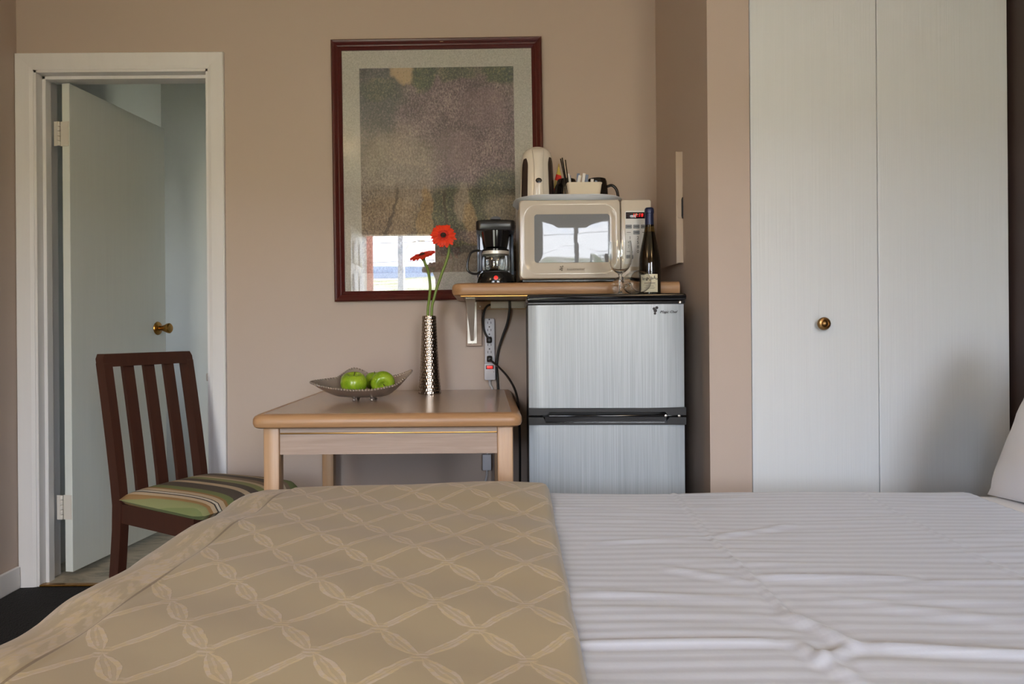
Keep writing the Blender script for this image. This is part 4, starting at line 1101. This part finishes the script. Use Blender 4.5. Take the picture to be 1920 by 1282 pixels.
# spine: flared handle strip down the middle
lo = []
for j in range(25):
    t = j / 24; z = .006 + .202 * t
    w = .0165 + .010 * max(0, 1 - t / .35) ** 2 + .006 * max(0, (t - .7) / .3)
    r_ = krad(min(z / KS, .1735)) + .011 * math.sin(PI * min(1, t * 1.02)) ** .6 + .003
    if t > .9: r_ *= 1 - .1 * ((t - .9) / .1)
    lo.append([(-w, -r_ + .010, z), (-w * .92, -r_ + .003, z), (-w * .6, -r_, z), (0, -r_ - .001, z), (w * .6, -r_, z), (w * .92, -r_ + .003, z), (w, -r_ + .010, z), (0, -r_ * .5, z)])
finish('handle', loft(lo), 'kettle', kt)
bd = finish('badge', lathe([(.0, 0), (.0115, 0), (.011, .0016), (.0, .002)], 24, None, True, Matrix.Translation((0, -.0745, .085)) @ Matrix.Rotation(R(90), 4, 'X') @ Matrix.Scale(.8, 4, (0, 1, 0))), 'black_gloss', kt)
finish('badge_mark', box(-.007, .007, -.0770, -.0764, .0842, .0865, .0004), 'ink_grey', bd, False)
finish('lid', lathe([(.0, .2185), (.024, .2175), (.030, .2145), (.034, .210)], 30), 'kettle', kt)
# caddy of sachets
cd = thing('sachet_caddy', 'cream ceramic caddy box on the tray', 'caddy', (.350, 2.345, TT))
finish('box', loft([[(a, b_, z) for a, b_ in rr(w, d, r_, 5)] for z, w, d, r_ in ((0, .100, .060, .008), (.004, .104, .064, .010), (.062, .120, .080, .012), (.067, .124, .084, .013), (.069, .122, .082, .012), (.067, .114, .074, .010), (.006, .096, .056, .008))]), 'ceramic', cd)
rs = random.Random(3)
sach_labels = 'paper sachet standing in the cream caddy'
for i in range(13):
    x = .350 - .046 + i * .0072; long = i < 8
    hgt = rs.uniform(.092, .104) if long else rs.uniform(.076, .082)
    bm = bm_new(); w, d = .0052, .0013
    lo = [[(a, b_, z) for a, b_ in rr(2 * w * k, 2 * d * k2, .0008, 2)] for z, k, k2 in ((0, 1, .5), (.006, 1, 1), (hgt * .5, 1, 1.6), (hgt - .006, 1, 1), (hgt, 1, .4))]
    o = finish('sachet', loft(lo, True, True, bm), 'paper' if i % 3 else 'paper_blue')
    o.matrix_world = Matrix.Translation((x, 2.345 + rs.uniform(-.014, .014), TT + .0065)) @ Matrix.Rotation(R(rs.uniform(-9, 12)), 4, 'Y') @ Matrix.Rotation(R(rs.uniform(-30, 30)), 4, 'Z')
    nth = ('first', 'second', 'third', 'fourth', 'fifth', 'sixth', 'seventh', 'eighth', 'ninth', 'tenth', 'eleventh', 'twelfth', 'last')[i]
    tag(o, ('tall white ' if long and i % 3 else 'tall blue ' if long else 'short white ' if i % 3 else 'short blue ') + sach_labels + ', %s from the left' % nth, 'sachet', 'sachets in the caddy on the tray')
# black stirrers / cutlery handles behind the caddy
mug2 = thing('mug', 'black mug turned upside down between the kettle and caddy', 'mug', (.302, 2.430, TT), 0, 'black mugs on the tray')
def mug_parts(t, hd_ang):
    finish('cup', lathe([(.0405, 0), (.042, .001), (.0415, .016), (.039, .065), (.0355, .096), (.032, .105), (.027, .107), (.0, .106), (.0, .1), (.0315, .096), (.0375, .010), (.039, .0005)], 36, None, False), 'mug', t)
    c, s = math.cos(hd_ang), math.sin(hd_ang)
    finish('handle', tube([(.037 * c, .037 * s, .078), (.054 * c, .054 * s, .081), (.069 * c, .069 * s, .066), (.075 * c, .075 * s, .038), (.067 * c, .067 * s, .022), (.0405 * c, .0405 * s, .022)], .0052, 10, None, 6), 'mug', t)
mug_parts(mug2, R(232))
mug1 = thing('mug', 'black mug turned upside down at the right of the tray', 'mug', (.412, 2.425, TT), 0, 'black mugs on the tray')
mug_parts(mug1, R(-8))
for i, (x0, x1, z1, yy) in enumerate(((.298, .270, 1.604, 2.335), (.300, .277, 1.610, 2.345), (.302, .286, 1.598, 2.328))):
    o = finish('stirrer', tube([(x0, yy, TT + .026), ((x0 + x1) / 2, yy, (TT + z1) / 2 + .01), (x1, yy, z1)], .0022, 8, None, 4), 'black_gloss')
    tag(o, 'thin black stirrer handle leaning beside the caddy, %s of three' % ('leftmost', 'tallest', 'rightmost')[i], 'stirrer', 'stirrers on the tray')
# tea packet: tall foil pouch with red and yellow bands
m = MatB('yellow and red foil').set(Roughness=0.3)
qx, qy, qz = m.xyz('Object')
zz = qz + qx * .35 + (m.noise(30, 2) - .5) * .01
m.color(m.ramp(zz / .19, [(0, rgb(150, 74, 40)), (.2, rgb(196, 166, 92)), (.34, rgb(204, 34, 24)), (.44, rgb(206, 186, 110)), (.62, rgb(222, 40, 28)), (.74, rgb(214, 190, 90)), (.9, rgb(168, 140, 60))], True)); MT['foil'] = m.m
lo = []
for z, w, d in ((0, .022, .014), (.05, .023, .013), (.10, .018, .009), (.135, .011, .006), (.160, .004, .0025), (.182, .0012, .001)):
    lo.append([(a + .006 * (z / .17), b_, z) for a, b_ in rr(2 * w, 2 * d, min(w, d) * .8, 3)])
fp = finish('tea_pouch', loft(lo), 'foil', None); fp.location = (.276, 2.500, TT); tag(fp, 'pointed red and yellow foil pouch beside the kettle', 'pouch')

# ------------------------------------------------------------------ bottle and glasses on the fridge
FT = FZ + .0002
wb = thing('wine_bottle', 'slim dark wine bottle with a navy capsule on the fridge', 'bottle', (.542, 2.185, FT))
BP = [(.0, .003), (.020, .0015), (.031, 0), (.0345, .003), (.0352, .01), (.0352, .085), (.0350, .100), (.0338, .122), (.031, .145), (.0265, .168), (.0215, .190), (.0175, .210), (.0150, .228), (.0138, .245), (.0134, .272), (.0134, .284), (.0, .284)]
finish('glass_body', lathe(BP, 44, None, False), 'bottle', wb)
finish('wine', lathe([(.0, .006), (.030, .006), (.0325, .01), (.0325, .085), (.0322, .1), (.0310, .122), (.028, .145), (.0238, .167), (.019, .19), (.015, .21), (.0, .21)], 36), plain('dark wine', rgb(34, 22, 8), .1, 0, 0), wb)
cp = finish('capsule', lathe([(.0148, .228), (.0143, .245), (.0139, .270), (.0152, .271), (.0155, .276), (.0152, .283), (.0140, .2875), (.012, .2895), (.0, .2895)], 36, None, False), 'capsule', wb)
def wrap(a0, a1, z0, z1, r_, na=24, th=.0003):
    lo = []
    for i in range(na + 1):
        a = R(a0 + (a1 - a0) * i / na)
        lo.append([(r_ * math.cos(a), r_ * math.sin(a), z0), ((r_ + th) * math.cos(a), (r_ + th) * math.sin(a), z0), ((r_ + th) * math.cos(a), (r_ + th) * math.sin(a), z1), (r_ * math.cos(a), r_ * math.sin(a), z1)])
    return loft(lo)
lb = finish('label', wrap(205, 300, .012, .070, .0353), 'label', wb)
rs = random.Random(11)
bm = bm_new()
for i in range(16):     # ornate dark lettering: short strokes round the label
    a = 216 + i * 5.2; z = .052 + rs.uniform(-.003, .003)
    loops = wrap(a, a + rs.uniform(1.5, 4), z, z + rs.uniform(.003, .011), .0357, 3)
    me_ = bpy.data.meshes.new('t'); loops.to_mesh(me_); loops.free(); bm.from_mesh(me_); bpy.data.meshes.remove(me_)
finish('label_lettering', bm, 'ink', lb)
bm = bm_new()
for a0, a1, z, h_ in ((228, 285, .040, .0022), (222, 290, .035, .0006), (236, 276, .031, .0012), (228, 284, .0265, .001), (234, 280, .023, .001)):
    l2 = wrap(a0, a1, z, z + h_, .0357, 12); me_ = bpy.data.meshes.new('t'); l2.to_mesh(me_); l2.free(); bm.from_mesh(me_); bpy.data.meshes.remove(me_)
finish('label_small_print', bm, 'ink_grey', lb)
GP = [(.0, .0), (.0325, .0), (.033, .0012), (.030, .0022), (.012, .0045), (.0055, .009), (.0042, .02), (.0040, .045), (.0044, .058), (.007, .066), (.016, .0715), (.026, .081), (.0335, .096), (.0372, .114), (.0378, .130), (.0362, .150), (.0338, .168), (.0330, .168), (.0352, .150), (.0367, .130), (.0361, .114), (.0324, .097), (.025, .083), (.0155, .0745), (.006, .0705), (.0, .0695)]
g1 = thing('wine_glass', 'upright empty wine glass on the fridge', 'wine glass', (.4250, 2.085, FT), 0, 'wine glasses on the fridge')
finish('glass', lathe([(r_, z * 1.0) for r_, z in GP], 48, None, False), 'glass', g1)
# second glass lies on its side: bowl and foot rim both rest on the fridge top
tilt = math.asin((.0378 - .033) / .130)
g2 = thing('wine_glass', 'wine glass lying on its side with the rim towards the camera', 'wine glass', (.4535, 2.2095, FT), 0, 'wine glasses on the fridge')
o = finish('glass', lathe(GP, 48, None, False), 'glass', g2)
ax_dir = math.atan2(2.045 - 2.2095, .479 - .4535)
o.matrix_local = Matrix.Translation((0, 0, .0333)) @ Matrix.Rotation(ax_dir, 4, 'Z') @ Matrix.Rotation(R(90) - tilt, 4, 'Y')

# ------------------------------------------------------------------ vase and gerberas
VX, VY = -.206, 2.474
m_vz = thing('vase', 'tall tapering hammered metal vase on the table', 'vase', (VX, VY, TZ))
HV = .289; NA, NZ = 144, 150
def vrad(z):
    t = z / HV; return .0415 - .0165 * t - .002 * math.sin(PI * t)
lo = []
for j in range(NZ + 1):
    z = HV * j / NZ; row = []
    for i in range(NA):
        a = 2 * PI * i / NA
        cu = a / (2 * PI) * 20; cv = z / .0115
        ro = math.floor(cv); fu = (cu + (.5 if ro % 2 else 0)) % 1 - .5; fv = cv - ro - .5
        d2_ = math.hypot(fu, fv * .9)
        r_ = vrad(z) + .0016 * max(0, 1 - (d2_ / .5) ** 2) - .0010 * math.exp(-(d2_ / .16) ** 2)
        row.append((r_ * math.cos(a), r_ * math.sin(a), z))
    lo.append(row)
lo.append([((vrad(HV) - .002) * math.cos(2 * PI * i / NA), (vrad(HV) - .002) * math.sin(2 * PI * i / NA), HV) for i in range(NA)])
lo.append([((vrad(.02) - .012) * math.cos(2 * PI * i / NA), (vrad(.02) - .012) * math.sin(2 * PI * i / NA), .02) for i in range(NA)])
vb = finish('vase_body', loft(lo), 'vase', m_vz)
def petal_ring(bm, n, r0, r1, w, cup, rnd, lift):
    for i in range(n):
        a = 2 * PI * (i + rnd.uniform(-.25, .25)) / n; L_ = r1 * rnd.uniform(.88, 1.05); cu_ = cup + rnd.uniform(-.12, .12); ww = w * rnd.uniform(.85, 1.15)
        rows = []
        for k in range(6):
            t = k / 5; r_ = r0 + (L_ - r0) * t
            hw_ = ww * (.35 + .65 * math.sin(PI * min(1, t * .62 + .1))) * (1 if k < 5 else .45)
            z = lift + cu_ * (r_ - r0) * (1 - .9 * t)
            row = []
            for s_ in (-1, 0, 1):
                zz_ = z + (.0007 if s_ else 0)
                row.append(Vector((r_ * math.cos(a) - s_ * hw_ * math.sin(a), r_ * math.sin(a) + s_ * hw_ * math.cos(a), zz_)))
            lowr = [p - Vector((0, 0, .0005)) for p in reversed(row)]
            rows.append(row + lowr)
        loft(rows, True, True, bm)
def gerbera(label, base, path, head, normal, scale, seed):
    t = thing('gerbera', label, 'flower', base, 0, 'gerberas in the vase')
    B_ = Vector(base)
    finish('stem', tube([Vector(p) - B_ for p in path], .0052, 10, None, 8), 'stem', t)
    q_ = Vector((0, 0, 1)).rotation_difference(Vector(normal).normalized())
    M_ = Matrix.Translation(Vector(head) - B_) @ q_.to_matrix().to_4x4() @ Matrix.Scale(scale, 4)
    rnd = random.Random(seed)
    def hp(nm, bm, mt):
        bmesh.ops.transform(bm, matrix=M_, verts=bm.verts[:]); return finish(nm, bm, mt, t)
    bm = bm_new(); petal_ring(bm, 24, .008, .048, .0058, .25, rnd, .0); petal_ring(bm, 22, .008, .044, .0055, .42, rnd, .002); hp('outer_petals', bm, 'petal')
    bm = bm_new(); petal_ring(bm, 22, .006, .024, .0028, .55, rnd, .004); hp('inner_petals', bm, 'petal_in')
    hp('flower_eye', lathe([(.0, .004), (.010, .004), (.0105, .007), (.007, .0095), (.0, .008)], 20), 'flower_eye')
    hp('calyx', lathe([(.0050, -.014), (.007, -.010), (.012, -.002), (.010, .002), (.0, .003)], 16), 'stem')
hA = Vector((-.149, 2.44, 1.352)); nA = Vector((.02, -.86, .34)); nA.normalize()
hA_b = hA - nA * .012
gerbera('orange red gerbera facing the camera, the taller flower', (-.196, 2.474, TZ + .03), [(-.199, 2.474, TZ + .03), (-.197, 2.472, 1.06), (-.186, 2.468, 1.13), (-.160, 2.466, 1.21), (-.139, 2.466, 1.265), (-.130, 2.466, 1.305), (-.136, 2.460, 1.335), hA_b], hA, nA, 1.02, 4)
hB = Vector((-.224, 2.42, 1.276)); nB = Vector((-.26, -.34, .92)); nB.normalize()
gerbera('red gerbera tilted flat, the lower flower in the vase', (-.212, 2.470, TZ + .03), [(-.210, 2.468, TZ + .03), (-.210, 2.462, 1.06), (-.204, 2.455, 1.12), (-.199, 2.444, 1.17), (-.205, 2.432, 1.225), (-.216, 2.424, 1.252), hB - nB * .012], hB, nB, 1.1, 9)

# ------------------------------------------------------------------ fruit bowl with apples
BX, BY = -.410, 2.272
bw = thing('fruit_bowl', 'silver fruit bowl with upturned tips and a beaded rim on the table', 'bowl', (BX, BY, TZ))
TAB = [(10, .160, .096), (45, .125, .072), (80, .108, .066), (116, .142, .100), (150, .128, .068), (188, .182, .062), (225, .135, .047), (255, .118, .041), (290, .118, .041), (325, .135, .052), (350, .150, .080)]
def rimf(deg):
    n = len(TAB); deg = deg % 360
    for i in range(n):
        a0 = TAB[i][0]; a1 = TAB[(i + 1) % n][0] + (360 if i == n - 1 else 0); dg = deg if deg >= TAB[0][0] else deg + 360
        if a0 <= dg <= a1:
            t = (dg - a0) / (a1 - a0); t = t * t * (3 - 2 * t) * .6 + t * .4
            return (TAB[i][1] + (TAB[(i + 1) % n][1] - TAB[i][1]) * t, TAB[i][2] + (TAB[(i + 1) % n][2] - TAB[i][2]) * t)
    return TAB[0][1:]
NB = 120; lo = []
RIM = [rimf(i * 3) for i in range(NB)]
RIM = [tuple(sum(RIM[(i + k) % NB][c] * w for k, w in ((-2, .1), (-1, .2), (0, .4), (1, .2), (2, .1))) for c in (0, 1)) for i in range(NB)]
def bring(s_, off): return [((r_ * s_ + 0 * off) * math.cos(R(i * 3)), (r_ * s_) * math.sin(R(i * 3)), .0125 + off + (h_ - .0125) * (max(0, (s_ - .44) / .56)) ** 1.5) for i, (r_, h_) in enumerate(RIM)]
SS = [.02, .2, .34, .44, .5, .58, .7, .8, .88, .95, 1.0]
for s_ in SS: lo.append(bring(s_, 0))
for s_ in reversed(SS): lo.append(bring(s_ * .985, .0028))
finish('bowl_shell', loft(lo), 'silver', bw)
bm = bm_new()
rp = [Vector(p) for p in bring(1.0, .0015)]
acc = 0
for i in range(NB):
    a, b_ = rp[i], rp[(i + 1) % NB]; L_ = (b_ - a).length; kpos = (-acc) % .0100
    while kpos < L_:
        bmesh.ops.create_icosphere(bm, subdivisions=1, radius=.0049, matrix=Matrix.Translation(a.lerp(b_, kpos / L_))); kpos += .0100
    acc = (acc + L_) % .0100
finish('beaded_rim', bm, 'silver', bw)
for a in (55, 125, 235, 305):
    x, y = .052 * math.cos(R(a)), .045 * math.sin(R(a))
    finish('foot', lathe([(.004, 0), (.0062, .002), (.0045, .007), (.008, .0135), (.0, .014)], 14, None, True, Matrix.Translation((x, y, 0))), 'silver', bw)
AP = [(.0, .054), (.003, .0545), (.007, .0595), (.013, .0655), (.020, .0680), (.028, .0655), (.0350, .057), (.0385, .046), (.0385, .036), (.0355, .024), (.030, .013), (.0235, .005), (.017, .0015), (.012, .002), (.007, .006), (.0, .008)]
def apple(label, loc, rx, rz, sc=1.0):
    t = thing('apple', label, 'apple', loc, 0, 'green apples in the bowl')
    M_ = Matrix.Rotation(R(rz), 4, 'Z') @ Matrix.Rotation(R(rx), 4, 'X') @ Matrix.Scale(sc, 4) @ Matrix.Translation((0, 0, -.034))
    finish('flesh', lathe([(r_, z) for r_, z in catm2(AP)], 40, None, False, M_), 'apple', t)
    finish('stalk', tube([M_ @ Vector(p) for p in ((0, 0, .052), (.001, 0, .062), (.004, 0, .074))], .0013 * sc, 6, None, 4), 'apple_stem', t)
    bm = lathe([(.0, .0085), (.003, .007), (.0035, .004), (.001, .0045), (.0, .006)], 8, None, False, M_); finish('blossom_end', bm, 'apple_stem', t)
def catm2(pr): return [(max(0, p.x), p.y) for p in catmull([(a, b_, 0) for a, b_ in pr], 3)]
apple('big green apple at the front of the bowl, stalk leaning forward', (BX - .030, BY - .040, TZ + .0535), 14, 10, 1.14)
apple('green apple at the right of the bowl showing its blossom end', (BX + .062, BY - .012, TZ + .0585), 100, 14, 1.06)
apple('green apple half hidden behind the front apple, toward the left tip', (BX - .056, BY + .038, TZ + .0545), 10, 60, .92)
apple('green apple mostly hidden at the back of the bowl, stalk upright', (BX + .026, BY + .058, TZ + .0565), -4, 200, .92)
